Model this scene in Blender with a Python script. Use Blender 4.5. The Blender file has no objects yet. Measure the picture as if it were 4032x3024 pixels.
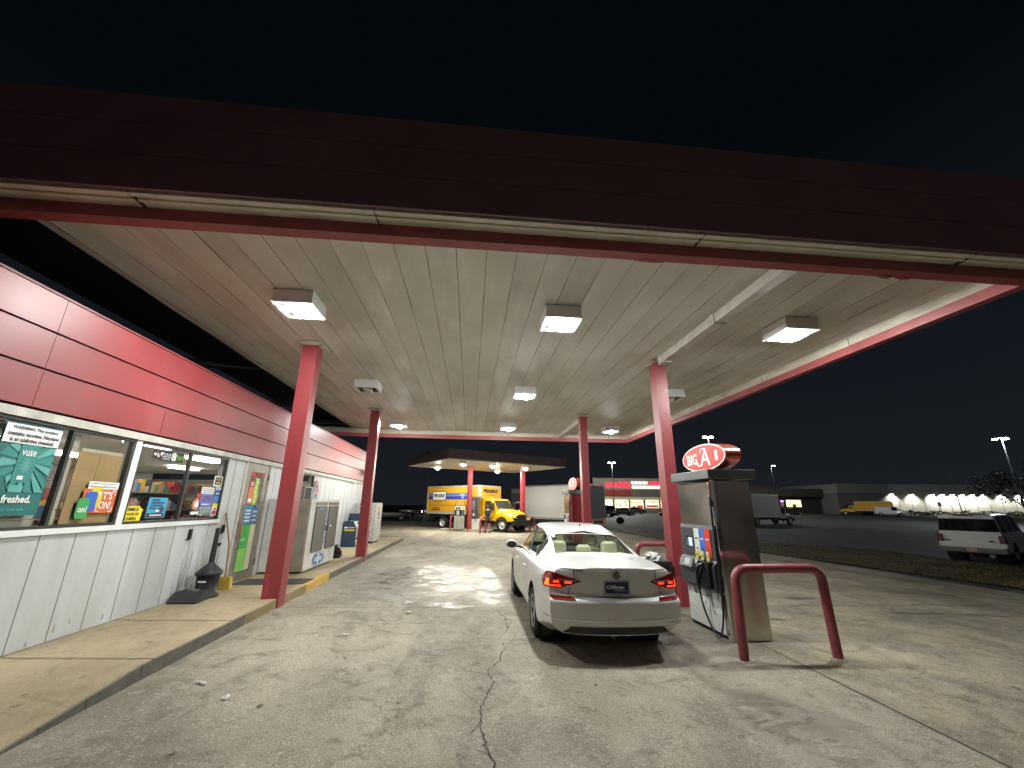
import bpy, math, random
import numpy as np
from mathutils import Matrix, Vector
random.seed(7)
SC = bpy.context.scene
COL = SC.collection

# ------------------------------------------------------------------ camera
def solve_camera():
    F, cx, cy = 1603.0, 2016.0, 1512.0
    dY = Vector((1849 - cx, 1989 - cy, F)).normalized()
    dU = Vector((2065 - cx, -3861 - cy, F)).normalized()
    dU = (dU - dY * dU.dot(dY)).normalized()
    dX = dY.cross(dU)
    if dX.x < 0: dX = -dX
    # rows: image right, down, forward expressed in world axes
    r = Vector((dX.x, dY.x, dU.x)); d = Vector((dX.y, dY.y, dU.y)); f = Vector((dX.z, dY.z, dU.z))
    return r, -d, -f
R_, U_, B_ = solve_camera()
cam = bpy.data.cameras.new('camera'); camo = bpy.data.objects.new('camera', cam); COL.objects.link(camo)
cam.sensor_fit = 'HORIZONTAL'; cam.sensor_width = 36.0; cam.lens = 1603.0 / 4032.0 * 36.0
cam.clip_start = 0.05; cam.clip_end = 1500
camo.matrix_world = Matrix(((R_.x, U_.x, B_.x, 0), (R_.y, U_.y, B_.y, 0), (R_.z, U_.z, B_.z, 1.7), (0, 0, 0, 1)))
SC.camera = camo
# ------------------------------------------------------------------ night sky
world = bpy.data.worlds.new('World'); SC.world = world; world.use_nodes = True
wn = world.node_tree; wn.nodes.clear()
wo = wn.nodes.new('ShaderNodeOutputWorld'); bg = wn.nodes.new('ShaderNodeBackground')
tc = wn.nodes.new('ShaderNodeTexCoord'); sx = wn.nodes.new('ShaderNodeSeparateXYZ'); rp = wn.nodes.new('ShaderNodeValToRGB')
ns = wn.nodes.new('ShaderNodeTexNoise'); ns.inputs['Scale'].default_value = 1.6; ns.inputs['Detail'].default_value = 3
ad = wn.nodes.new('ShaderNodeMath'); ad.operation = 'MULTIPLY_ADD'; ad.inputs[1].default_value = .22; ad.inputs[2].default_value = -.11
a2 = wn.nodes.new('ShaderNodeMath'); a2.operation = 'ADD'
wn.links.new(tc.outputs['Generated'], sx.inputs[0]); wn.links.new(tc.outputs['Generated'], ns.inputs['Vector'])
wn.links.new(ns.outputs['Fac'], ad.inputs[0]); wn.links.new(sx.outputs['Z'], a2.inputs[0]); wn.links.new(ad.outputs[0], a2.inputs[1])
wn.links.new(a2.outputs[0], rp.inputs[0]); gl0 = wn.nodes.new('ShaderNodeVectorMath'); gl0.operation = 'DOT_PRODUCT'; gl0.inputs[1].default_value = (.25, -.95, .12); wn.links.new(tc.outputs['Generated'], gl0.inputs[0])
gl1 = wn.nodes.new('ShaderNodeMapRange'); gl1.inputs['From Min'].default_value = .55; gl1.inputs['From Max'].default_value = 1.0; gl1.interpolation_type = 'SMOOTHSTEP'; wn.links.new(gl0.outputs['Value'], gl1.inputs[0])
gl2 = wn.nodes.new('ShaderNodeMix'); gl2.data_type = 'RGBA'; gl2.inputs[7].default_value = (.085, .072, .070, 1); wn.links.new(gl1.outputs[0], gl2.inputs[0]); wn.links.new(rp.outputs[0], gl2.inputs[6])   # sky glow added behind the viewer to lift the shaded canopy fascia
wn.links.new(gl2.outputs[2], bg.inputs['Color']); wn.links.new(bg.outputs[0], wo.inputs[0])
e = rp.color_ramp.elements
e[0].position = 0.0; e[0].color = (.0105, .0125, .0160, 1); e[1].position = .6; e[1].color = (.0017, .0026, .0036, 1)
m_ = rp.color_ramp.elements.new(.3); m_.color = (.0062, .0082, .0118, 1)
bg.inputs['Strength'].default_value = 1.0
SC.view_settings.view_transform = 'Standard'; SC.view_settings.look = 'None'
SC.view_settings.exposure = 0.0; SC.view_settings.gamma = 1.0
SC.render.engine = 'CYCLES'
SC.cycles.use_denoising = True
SC.cycles.max_bounces = 6; SC.cycles.diffuse_bounces = 3; SC.cycles.glossy_bounces = 3; SC.cycles.transmission_bounces = 6
SC.cycles.transparent_max_bounces = 10
SC.cycles.sample_clamp_indirect = 4.0
SC.cycles.caustics_reflective = False; SC.cycles.caustics_refractive = False
SC.cycles.blur_glossy = 0.5

# ------------------------------------------------------------------ materials
MATS = {}
def mat(name, col, rough=.5, metal=0., var=.12, scale=3., bump=0., bscale=60., emit=None, es=1., coat=0., stretch=None, dirt=None, trans=0., alpha=1., spec=.5):
    if name in MATS: return MATS[name]
    m = bpy.data.materials.new(name); m.use_nodes = True; nt = m.node_tree; N = nt.nodes; L = nt.links
    b = N['Principled BSDF']
    c = (*col, 1) if len(col) == 3 else col
    b.inputs['Base Color'].default_value = c; b.inputs['Roughness'].default_value = rough; b.inputs['Metallic'].default_value = metal
    b.inputs['Coat Weight'].default_value = coat; b.inputs['Coat Roughness'].default_value = .06
    b.inputs['Specular IOR Level'].default_value = spec
    if trans: b.inputs['Transmission Weight'].default_value = trans
    if alpha < 1: b.inputs['Alpha'].default_value = alpha
    if emit is not None:
        b.inputs['Emission Color'].default_value = (*emit, 1); b.inputs['Emission Strength'].default_value = es
    tcn = N.new('ShaderNodeTexCoord'); mp = N.new('ShaderNodeMapping'); L.new(tcn.outputs['Object'], mp.inputs[0])
    if stretch: mp.inputs['Scale'].default_value = stretch
    if var:
        n = N.new('ShaderNodeTexNoise'); n.inputs['Scale'].default_value = scale; n.inputs['Detail'].default_value = 6; n.inputs['Roughness'].default_value = .62
        L.new(mp.outputs[0], n.inputs['Vector'])
        r = N.new('ShaderNodeValToRGB'); r.color_ramp.elements[0].position = .3; r.color_ramp.elements[1].position = .7
        lo = [x * (1 - var) for x in col]; hi = [min(1, x * (1 + var * .7)) for x in col]
        if dirt: lo = [a * .5 + d * .5 for a, d in zip(lo, dirt)]
        r.color_ramp.elements[0].color = (*lo, 1); r.color_ramp.elements[1].color = (*hi, 1)
        L.new(n.outputs['Fac'], r.inputs[0]); L.new(r.outputs[0], b.inputs['Base Color'])
        mr = N.new('ShaderNodeMapRange'); mr.inputs['To Min'].default_value = max(.02, rough - .08); mr.inputs['To Max'].default_value = min(1, rough + .12)
        L.new(n.outputs['Fac'], mr.inputs[0]); L.new(mr.outputs[0], b.inputs['Roughness'])
    if bump:
        n2 = N.new('ShaderNodeTexNoise'); n2.inputs['Scale'].default_value = bscale; n2.inputs['Detail'].default_value = 4
        L.new(mp.outputs[0], n2.inputs['Vector']); bp = N.new('ShaderNodeBump'); bp.inputs['Strength'].default_value = bump; bp.inputs['Distance'].default_value = .02
        L.new(n2.outputs['Fac'], bp.inputs['Height']); L.new(bp.outputs[0], b.inputs['Normal'])
    MATS[name] = m; return m

def glow(name, col, s):
    if name in MATS: return MATS[name]
    m = bpy.data.materials.new(name); m.use_nodes = True; b = m.node_tree.nodes['Principled BSDF']
    b.inputs['Base Color'].default_value = (*[min(.8, x) for x in col], 1); b.inputs['Emission Color'].default_value = (*col, 1); b.inputs['Emission Strength'].default_value = s
    MATS[name] = m; return m

def glassmat(name, tint=(.8, .85, .82), dark=.5, rough=.02):
    """thin glass: part clear, part mirror by Fresnel"""
    if name in MATS: return MATS[name]
    m = bpy.data.materials.new(name); m.use_nodes = True; nt = m.node_tree; N = nt.nodes; L = nt.links; N.clear()
    o = N.new('ShaderNodeOutputMaterial'); t = N.new('ShaderNodeBsdfTransparent'); g = N.new('ShaderNodeBsdfGlossy'); mx = N.new('ShaderNodeMixShader'); fr = N.new('ShaderNodeMath'); lw = N.new('ShaderNodeLayerWeight'); pw = N.new('ShaderNodeMath')
    t.inputs[0].default_value = (*[x * dark for x in tint], 1); g.inputs['Roughness'].default_value = rough; g.inputs[0].default_value = (.9, .9, .9, 1)
    lw.inputs['Blend'].default_value = .5; pw.operation = 'POWER'; pw.inputs[1].default_value = 4.0; L.new(lw.outputs['Facing'], pw.inputs[0]); fr.operation = 'MULTIPLY_ADD'; L.new(pw.outputs[0], fr.inputs[0]); fr.inputs[1].default_value = .75; fr.inputs[2].default_value = .045
    L.new(fr.outputs[0], mx.inputs[0]); L.new(t.outputs[0], mx.inputs[1]); L.new(g.outputs[0], mx.inputs[2]); L.new(mx.outputs[0], o.inputs[0])
    MATS[name] = m; return m

RED = mat('red_paint', (.25, .024, .030), .42, var=.25, scale=.9, spec=.6, bump=.05, bscale=1.6)
REDC = mat('column_red_paint', (.26, .032, .043), .40, var=.16, scale=4, bump=.12, bscale=14, dirt=(.25, .05, .05))
REDD = mat('fascia_red_paint', (.19, .09, .105), .5, var=.2, scale=1.0)
WHT = mat('white_paint', (.80, .80, .79), .5, var=.06)
OFFW = mat('aged_white_paint', (.56, .54, .49), .55, var=.12, scale=5, dirt=(.3, .26, .2))
BLK = mat('black_plastic', (.012, .012, .013), .45, var=.2)
DGR = mat('dark_grey_plastic', (.045, .048, .052), .5, var=.15)
GRY = mat('grey_metal', (.30, .30, .29), .4, .6, var=.15)
CHR = mat('chrome', (.75, .75, .75), .12, 1., var=0)
STEEL = mat('stainless_steel', (.50, .47, .42), .20, 1., var=.10, scale=1.2, bump=.06, bscale=2.2)
RUB = mat('tyre_rubber', (.012, .012, .012), .85, var=.2)
CARW = mat('white_car_paint', (.74, .74, .73), .28, var=.03, coat=.8)
TINT = glassmat('tinted_window', (.75, .8, .8), .22)
CLEAR = glassmat('clear_window', (.95, .97, .95), .93)
CARGL = glassmat('car_window', (.90, .96, .86), .88)
REDL = mat('red_lens', (.22, .004, .006), .15, var=0, coat=.6)
REDG = glow('lit_red_lamp', (1., .04, .015), 2.2)
WG = glow('white_lamp_glow', (1., .97, .9), 60)
YEL = mat('rental_yellow', (.74, .40, .012), .35, var=.05, coat=.3)
BLU = mat('deep_blue', (.03, .05, .33), .4, var=.1)
LBL = mat('mid_blue', (.05, .16, .55), .4, var=.1)
YKERB = mat('worn_yellow_paint', (.62, .36, .05), .7, var=.25, scale=9, dirt=(.4, .3, .15), bump=.2)
INK = mat('black_print', (.015, .015, .015), .5, var=0)
WINK = mat('white_print', (.8, .8, .8), .5, var=0)
RINK = mat('red_print', (.5, .02, .02), .5, var=0)

# ------------------------------------------------------------------ mesh builder
def frame(o, xd, yd):
    x = Vector(xd).normalized(); y = Vector(yd).normalized(); z = x.cross(y)
    return Matrix(((x.x, y.x, z.x, o[0]), (x.y, y.y, z.y, o[1]), (x.z, y.z, z.z, o[2]), (0, 0, 0, 1)))
I4 = Matrix.Identity(4)
_TXT = {}
def text_geo(s, bold):
    k = (s, bold)
    if k in _TXT: return _TXT[k]
    c = bpy.data.curves.new('t', 'FONT'); c.body = s; c.align_x = 'LEFT'; c.offset = bold; c.resolution_u = 2
    o = bpy.data.objects.new('t', c); COL.objects.link(o); bpy.context.view_layer.update()
    me = o.to_mesh(); vs = [tuple(v.co) for v in me.vertices]; fs = [tuple(p.vertices) for p in me.polygons]
    o.to_mesh_clear(); bpy.data.objects.remove(o); bpy.data.curves.remove(c)
    xs = [v[0] for v in vs]; ys = [v[1] for v in vs]
    _TXT[k] = (vs, fs, min(xs), max(xs), min(ys), max(ys)); return _TXT[k]

class MB:
    def __init__(s): s.v = []; s.f = []; s.m = []; s.mats = []; s.sm = []
    def mi(s, m):
        if m not in s.mats: s.mats.append(m)
        return s.mats.index(m)
    def mesh(s, vs, fs, m, M=None, smooth=False):
        b = len(s.v); k = s.mi(m)
        if M is not None: vs = [tuple(M @ Vector(v)) for v in vs]
        s.v += [tuple(v) for v in vs]; s.f += [tuple(i + b for i in f) for f in fs]; s.m += [k] * len(fs); s.sm += [smooth] * len(fs)
        return s
    def box(s, x0, y0, z0, x1, y1, z1, m, M=None, bev=0):
        if bev:
            b = bev; P = [(x0 + b, y0), (x1 - b, y0), (x1, y0 + b), (x1, y1 - b), (x1 - b, y1), (x0 + b, y1), (x0, y1 - b), (x0, y0 + b)]
            vs = [(x0 + (x - x0) * 1, y, z0) for x, y in P] + [(x, y, z1 - b) for x, y in P]
            cx, cy = (x0 + x1) / 2, (y0 + y1) / 2
            sxx = (x1 - x0 - 2 * b) / (x1 - x0); syy = (y1 - y0 - 2 * b) / (y1 - y0)
            vs += [(cx + (x - cx) * sxx, cy + (y - cy) * syy, z1) for x, y in P]
            fs = [tuple(reversed(range(8)))] + [(i, (i + 1) % 8, (i + 1) % 8 + 8, i + 8) for i in range(8)] + [(i + 8, (i + 1) % 8 + 8, (i + 1) % 8 + 16, i + 16) for i in range(8)] + [tuple(range(16, 24))]
            return s.mesh(vs, fs, m, M)
        vs = [(x0, y0, z0), (x1, y0, z0), (x1, y1, z0), (x0, y1, z0), (x0, y0, z1), (x1, y0, z1), (x1, y1, z1), (x0, y1, z1)]
        return s.mesh(vs, [(0, 3, 2, 1), (4, 5, 6, 7), (0, 1, 5, 4), (1, 2, 6, 5), (2, 3, 7, 6), (3, 0, 4, 7)], m, M)
    def poly(s, pts, m, M=None): return s.mesh(pts, [tuple(range(len(pts)))], m, M)
    def prism(s, p2, z0, z1, m, M=None, smooth=False):
        n = len(p2); vs = [(x, y, z0) for x, y in p2] + [(x, y, z1) for x, y in p2]
        s.mesh(vs, [tuple(reversed(range(n))), tuple(range(n, 2 * n))], m, M)
        return s.mesh(vs, [(i, (i + 1) % n, (i + 1) % n + n, i + n) for i in range(n)], m, M, smooth)
    def rect(s, u0, v0, u1, v1, w, m, M=None): return s.poly([(u0, v0, w), (u1, v0, w), (u1, v1, w), (u0, v1, w)], m, M)
    def cyl(s, p0, p1, r0, r1, m, n=14, M=None, cap=True, smooth=True):
        p0 = Vector(p0); p1 = Vector(p1); d = (p1 - p0).normalized(); a = Vector((0, 0, 1)) if abs(d.z) < .9 else Vector((1, 0, 0))
        u = d.cross(a).normalized(); w = d.cross(u)
        vs = []
        for p, r in ((p0, r0), (p1, r1)):
            for i in range(n):
                t = 2 * math.pi * i / n; vs.append(tuple(p + u * r * math.cos(t) + w * r * math.sin(t)))
        s.mesh(vs, [((i + 1) % n, i, i + n, (i + 1) % n + n) for i in range(n)], m, M, smooth)
        if cap: s.mesh(vs, [tuple(range(n)), tuple(reversed(range(n, 2 * n)))], m, M)
        return s
    def tube(s, pts, r, m, n=10, M=None):
        pts = [Vector(p) for p in pts]; vs = []; up = None
        for i, p in enumerate(pts):
            d = (pts[min(i + 1, len(pts) - 1)] - pts[max(i - 1, 0)]).normalized()
            if up is None: up = Vector((0, 0, 1)) if abs(d.z) < .9 else Vector((1, 0, 0))
            u = d.cross(up).normalized(); w = d.cross(u).normalized(); up = -w if (-w).dot(up) > 0 else w
            rr = r[i] if isinstance(r, (list, tuple)) else r
            for k in range(n):
                t = 2 * math.pi * k / n; vs.append(tuple(p + u * rr * math.cos(t) + w * rr * math.sin(t)))
        fs = []
        for i in range(len(pts) - 1):
            for k in range(n): fs.append((i * n + k, i * n + (k + 1) % n, (i + 1) * n + (k + 1) % n, (i + 1) * n + k))
        s.mesh(vs, fs, m, M, True)
        return s.mesh(vs, [tuple(reversed(range(n))), tuple(range(len(vs) - n, len(vs)))], m, M)
    def lathe(s, prof, m, c=(0, 0), n=24, M=None):
        vs = []; fs = []
        for r, z in prof:
            for k in range(n):
                t = 2 * math.pi * k / n; vs.append((c[0] + r * math.cos(t), c[1] + r * math.sin(t), z))
        for i in range(len(prof) - 1):
            for k in range(n): fs.append((i * n + k, i * n + (k + 1) % n, (i + 1) * n + (k + 1) % n, (i + 1) * n + k))
        return s.mesh(vs, fs, m, M, True)
    def ell(s, cx, cy, rx, ry, w, m, M=None, n=40, rot=0):
        c, q = math.cos(rot), math.sin(rot)
        return s.poly([(cx + rx * math.cos(t) * c - ry * math.sin(t) * q, cy + rx * math.cos(t) * q + ry * math.sin(t) * c, w) for t in [2 * math.pi * i / n for i in range(n)]], m, M)
    def text(s, st, u0, v0, u1, v1, w, m, M=None, bold=.01, shear=0):
        """lettering stretched to fill the box u0..u1, v0..v1"""
        vs, fs, a, b, c, d = text_geo(st, bold)
        sx, sy = (u1 - u0) / (b - a), (v1 - v0) / (d - c)
        q = [(u0 + (x - a) * sx + shear * (y - c) * sy, v0 + (y - c) * sy, w) for x, y, _ in vs]
        return s.mesh(q, fs, m, M)
    def build(s, name, parent=None, loc=None):
        me = bpy.data.meshes.new(name); me.from_pydata(s.v, [], s.f); me.update()
        for m in s.mats: me.materials.append(m)
        me.polygons.foreach_set('material_index', s.m); me.polygons.foreach_set('use_smooth', s.sm)
        o = bpy.data.objects.new(name, me); COL.objects.link(o)
        if parent: o.parent = parent
        if loc: o.location = loc
        return o
def tag(o, label=None, cat=None, group=None, kind=None):
    if label: o['label'] = label
    if cat: o['category'] = cat
    if group: o['group'] = group
    if kind: o['kind'] = kind
    return o
def thing(name, loc, label, cat, rz=0, group=None, tilt=0):
    o = bpy.data.objects.new(name, None); COL.objects.link(o); o.location = loc; o.rotation_euler = (0, tilt, rz); o.empty_display_size = .2
    return tag(o, label, cat, group)
def copy_tree(o, parent=None):
    c = o.copy(); COL.objects.link(c)
    if parent is not None: c.parent = parent
    for ch in [x for x in SC.objects if x.parent == o]: copy_tree(ch, c)
    return c
def bevel(o, w=.01, seg=2, ang=40):
    b = o.modifiers.new('Bevel', 'BEVEL'); b.width = w; b.segments = seg; b.limit_method = 'ANGLE'; b.angle_limit = math.radians(ang); b.harden_normals = False
    return o

# ------------------------------------------------------------------ ground shape
SLOPE = .0145
FX, FY = .09749, .99524                      # forward of the far shop fronts
def FP(s, D): return (s * FY + D * FX, -s * FX + D * FY)      # shop-front frame -> world x, y
def gz(x, y=0.):
    D = x * FX + y * FY
    a = 0. if x < -3.1 else -SLOPE * (min(x, 22.) + 3.1)
    t = min(1, max(0, (D - 50) / 75.)); return a * (1 - t) + .5 * t

# ================================================================== GROUND
def ground_mat(name, base, dark, tan=None, wet=False, agg=.35, blot=.5, rough=.78):
    m = bpy.data.materials.new(name); m.use_nodes = True; nt = m.node_tree; N = nt.nodes; L = nt.links; b = N['Principled BSDF']
    tcn = N.new('ShaderNodeTexCoord'); P = tcn.outputs['Object']
    def noise(sc, det=6, ro=.6, dist=0, vec=None):
        n = N.new('ShaderNodeTexNoise'); n.inputs['Scale'].default_value = sc; n.inputs['Detail'].default_value = det; n.inputs['Roughness'].default_value = ro; n.inputs['Distortion'].default_value = dist
        L.new(vec or P, n.inputs['Vector']); return n.outputs['Fac']
    def ramp(f, a, c, p0=.0, p1=1.):
        r = N.new('ShaderNodeMapRange'); r.inputs['From Min'].default_value = a; r.inputs['From Max'].default_value = c; r.inputs['To Min'].default_value = p0; r.inputs['To Max'].default_value = p1
        r.interpolation_type = 'SMOOTHSTEP'; L.new(f, r.inputs[0]); return r.outputs[0]
    def mix(f, a, c, mode='MIX'):
        x = N.new('ShaderNodeMix'); x.data_type = 'RGBA'; x.blend_type = mode
        if isinstance(f, float): x.inputs[0].default_value = f
        else: L.new(f, x.inputs[0])
        for i, q in ((6, a), (7, c)):
            if isinstance(q, tuple): x.inputs[i].default_value = (*q, 1)
            else: L.new(q, x.inputs[i])
        return x.outputs[2]
    def math_(op, a, c=None, d=None):
        x = N.new('ShaderNodeMath'); x.operation = op
        for i, q in enumerate((a, c, d)):
            if q is None: continue
            if isinstance(q, (int, float)): x.inputs[i].default_value = q
            else: L.new(q, x.inputs[i])
        return x.outputs[0]
    mp = N.new('ShaderNodeMapping'); mp.inputs['Scale'].default_value = (1, .45, 1); L.new(P, mp.inputs[0]); PS = mp.outputs[0]
    col = mix(ramp(noise(.55, 8, .62, .4, PS), .36, .66), base, dark)
    if tan:
        sp = N.new('ShaderNodeSeparateXYZ'); L.new(P, sp.inputs[0])
        f = ramp(sp.outputs['X'], 3.985, 4.015)
        col = mix(math_('MULTIPLY', f, .7), col, mix(ramp(noise(.9, 7, .6, .3), .35, .7), tan, dark))
    col = mix(ramp(noise(2.3, 6, .65, 1.2), .50, .68, 0, blot), col, tuple(x * .42 for x in dark))
    col = mix(ramp(noise(.8, 10, .72, .6, PS), .50, .60, 0, blot * .85), col, tuple(x * .62 for x in dark))
    col = mix(ramp(noise(6.5, 8, .75, .5), .54, .66, 0, blot * .8), col, tuple(x * .5 for x in dark))
    col = mix(ramp(noise(4.1, 8, .72, .3), .56, .68, 0, blot * .7), col, tuple(min(.62, x * 1.4) for x in base))
    col = mix(ramp(noise(1.1, 5, .6, .8), .60, .74, 0, blot * .6), col, tuple(min(.6, x * 1.5) for x in base))
    v = N.new('ShaderNodeTexVoronoi'); v.inputs['Scale'].default_value = 2.1; v.inputs['Randomness'].default_value = 1; L.new(P, v.inputs['Vector'])
    wob = math_('ADD', v.outputs['Distance'], math_('MULTIPLY', noise(9, 3), .09))
    col = mix(ramp(wob, .085, .135, .62 if blot > .3 else .3, 0), col, tuple(x * .35 for x in dark))
    fine = noise(95, 3, .7); col = mix(ramp(fine, .35, .62, agg, 0), col, tuple(x * .35 for x in dark))
    fine2 = noise(42, 4, .75); col = mix(ramp(fine2, .56, .72, 0, agg), col, tuple(min(.7, x * 1.55) for x in base))
    R = ramp(noise(3, 5), .3, .7, rough - .1, rough + .12)
    bpm = N.new('ShaderNodeBump'); bpm.inputs['Distance'].default_value = .012; bpm.inputs['Strength'].default_value = .55
    hgt = math_('ADD', fine, math_('MULTIPLY', noise(22, 4), .8))
    if wet:
        wm = None
        for cx, cy, rx, ry in wet:
            mm = N.new('ShaderNodeMapping'); mm.vector_type = 'POINT'; mm.inputs['Location'].default_value = (-cx / rx, -cy / ry, 0); mm.inputs['Scale'].default_value = (1 / rx, 1 / ry, 0)
            L.new(P, mm.inputs[0]); ln = N.new('ShaderNodeVectorMath'); ln.operation = 'LENGTH'; L.new(mm.outputs[0], ln.inputs[0])
            k = ramp(ln.outputs['Value'], .55, 1.15, 1, 0); wm = k if wm is None else math_('MAXIMUM', wm, k)
        mp2 = N.new('ShaderNodeMapping'); mp2.inputs['Scale'].default_value = (1.3, 2.6, 1); L.new(P, mp2.inputs[0])
        w = math_('MULTIPLY', wm, ramp(noise(1.25, 7, .68, .9, mp2.outputs[0]), .37, .50)); 
        col = mix(math_('MULTIPLY', w, .35), col, tuple(x * .6 for x in dark))
        R = math_('SUBTRACT', R, math_('MULTIPLY', w, rough - .27))
        bpm.inputs['Strength'].default_value = .5
        hgt = math_('MULTIPLY', hgt, math_('SUBTRACT', 1.0, math_('MULTIPLY', w, .6)))
    L.new(hgt, bpm.inputs['Height']); L.new(bpm.outputs[0], b.inputs['Normal'])
    L.new(col, b.inputs['Base Color']); L.new(R, b.inputs['Roughness'])
    return m
def sheet(name, xs, ys, dz, m, z=None):
    vs = [(x, y, (gz(x, y) if z is None else z) + dz) for y in ys for x in xs]; n = len(xs)
    fs = [(j * n + i, j * n + i + 1, (j + 1) * n + i + 1, (j + 1) * n + i) for j in range(len(ys) - 1) for i in range(n - 1)]
    b = MB(); b.mesh(vs, fs, m); o = b.build(name); return tag(o, kind='structure')
MG_ASP = ground_mat('lot_asphalt', (.06, .061, .063), (.032, .033, .035), agg=.4, blot=.4)
MG_CON = ground_mat('forecourt_concrete', (.47, .415, .325), (.235, .203, .155), tan=(.53, .435, .285), agg=.75, blot=.62,
                    wet=[(-.95, 11.1, 1.9, 3.1), (.45, 10.6, .45, 3.0), (3.15, 5.9, .75, 1.1), (2.85, 3.9, .5, .9), (-.25, 8.3, .6, .3)])
MG_SW = ground_mat('sidewalk_concrete', (.52, .42, .27), (.38, .30, .19), agg=.3, blot=.4)
rng = lambda a, b, n: [a + (b - a) * i / n for i in range(n + 1)]
xsA = [-400, -200, -100, -60, -30, -12, -3.1, 4, 10, 16, 22, 30, 45, 60, 80, 110, 150, 200, 300, 500, 800]
ysA = [-60, -20, 0, 10, 20, 30, 40, 50, 60, 70, 80, 90, 100, 110, 120, 130, 150, 180, 220, 300, 450, 900]
sheet('ground', xsA, ysA, -.006, MG_ASP)
sheet('forecourt', [-3.25, -3.1, 1, 4, 8, 13.35], rng(-12, 47, 12), 0, MG_CON)
sheet('side_yard', [-24, -12, -3.25], [22.2, 30, 38, 47], 0, MG_CON)
# sidewalk with sloping near end
SWZ = .14
def swz(y): return SWZ * min(1, max(0, (y - 3.55) / 1.5))
b = MB(); ys = [-10, 3.4, 3.7, 4.05, 4.45, 5.05, 8.0, 12, 16, 20, 21.9]
KX = -3.20
for j in range(len(ys) - 1):
    y0, y1 = ys[j], ys[j + 1]; a, c = swz(y0) + .003, swz(y1) + .003
    b.poly([(-4.86, y0, a), (KX, y0, a), (KX, y1, c), (-4.86, y1, c)], MG_SW)
b.poly([(-12, 19.86, SWZ + .003), (-4.86, 19.86, SWZ + .003), (-4.86, 21.9, SWZ + .003), (-12, 21.9, SWZ + .003)], MG_SW)
b.poly([(-12, 21.9, -.02), (-12, 21.9, SWZ + .003), (KX, 21.9, SWZ + .003), (KX, 21.9, -.02)][::-1], MG_SW)
tag(b.build('sidewalk'), kind='structure')
# kerb: its own face stone, greyer than the walk, with worn yellow stretches
KER = mat('kerb_stone', (.13, .12, .10), .85, var=.35, scale=6, bump=.3, bscale=30)
KERY = mat('faded_yellow_kerb', (.26, .20, .09), .8, var=.35, scale=8, bump=.3, bscale=30)
b = MB()
for y0, y1, m in ((3.4, 3.7, KER), (3.7, 4.05, KER), (4.05, 4.45, KER), (4.45, 5.05, KER), (5.05, 7.02, KER), (7.02, 9.33, KERY), (9.33, 10.75, YKERB), (10.75, 16.0, KER), (16.0, 21.9, KER)):
    a, c = swz(y0) + .006, swz(y1) + .006
    P = [(KX + .005, y0 + .004, -.02), (KX + .005, y1 - .004, -.02), (KX + .005, y1 - .004, c - .012), (KX + .005, y0 + .004, a - .012)]
    b.poly(P, m); b.poly([P[3], P[2], (KX - .012, y1 - .004, c), (KX - .012, y0 + .004, a)], m)
    b.poly([(KX - .012, y0, a), (KX - .012, y1, c), (KX - .15, y1, c), (KX - .15, y0, a)], MG_SW if m is not YKERB else YKERB)
tag(b.build('kerb'), kind='structure')
b = MB(); JM = mat('joint_dark_gap', (.03, .027, .022), .95, var=.2)  # plain dark colour of the joints and cracks
def strip(pts, w, m, z=None, dz=.004):
    for i in range(len(pts) - 1):
        (x0, y0), (x1, y1) = pts[i], pts[i + 1]; L_ = math.hypot(x1 - x0, y1 - y0); nx, ny = -(y1 - y0) / L_, (x1 - x0) / L_
        w0 = w[i] if isinstance(w, list) else w; w1 = w[i + 1] if isinstance(w, list) else w
        Z = lambda x, y: (gz(x, y) if z is None else z) + dz
        q = [(x0 - nx * w0, y0 - ny * w0), (x1 - nx * w1, y1 - ny * w1), (x1 + nx * w1, y1 + ny * w1), (x0 + nx * w0, y0 + ny * w0)]
        b.poly([(x, y, Z(x, y)) for x, y in q], m)
strip([(-3.15, 8.08), (1.0, 8.14), (4, 8.22), (8, 8.33), (13.2, 8.42)], .006, JM)
strip([(-3.15, 16.2), (4, 16.3), (13.2, 16.5)], .005, JM)
strip([(4.06, 6.1), (4.0, 3.3), (3.93, -2)], .009, JM)
strip([(4.05, 6.2), (4.0, 16)], .005, JM)
strip([(11.4, 28), (11.9, 17), (12.35, 11), (12.7, 8), (13.3, 2)], .03, JM)
strip([(11.15, 28), (11.6, 17), (12.05, 12)], .015, JM)
for y0, y1 in ((5.33, 5.2), (6.79, 6.66), (8.2, 8.1), (11.9, 11.85), (15.2, 15.1), (18.4, 18.3)): strip([(-4.8, y0), (KX + .01, y1)], .006, JM, z=SWZ, dz=.009)
strip([(-4.80, 2), (-4.80, 5), (-4.80, 9.4)], .014, mat('wall_foot_grime', (.16, .12, .06), .95, var=.5, scale=14), z=SWZ, dz=.007)
tag(b.build('pavement_joints'), kind='structure')
# the meandering crack
b = MB(); random.seed(3)
cr = [(.41, 8.16), (.52, 7.96), (.64, 7.48), (.62, 6.76), (.47, 6.33), (.53, 5.93), (.44, 5.7), (.43, 5.53), (.29, 5.25), (.26, 5.1), (.32, 4.9), (.24, 4.62), (.16, 4.33), (.16, 4.08), (.16, 3.95), (.19, 3.78), (.18, 3.75), (.21, 3.63), (.25, 3.47), (.2, 3.1), (.28, 2.6)]
pts = []; ws = []
for i in range(len(cr) - 1):
    n = max(2, int(math.dist(cr[i], cr[i + 1]) / .05))
    for k in range(n):
        t = k / n; pts.append((cr[i][0] * (1 - t) + cr[i + 1][0] * t + random.uniform(-.016, .016), cr[i][1] * (1 - t) + cr[i + 1][1] * t)); ws.append(random.uniform(.0022, .0085) * (1.0 if pts[-1][1] < 6 else .7))
strip(pts, ws, JM, dz=.0045)
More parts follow.
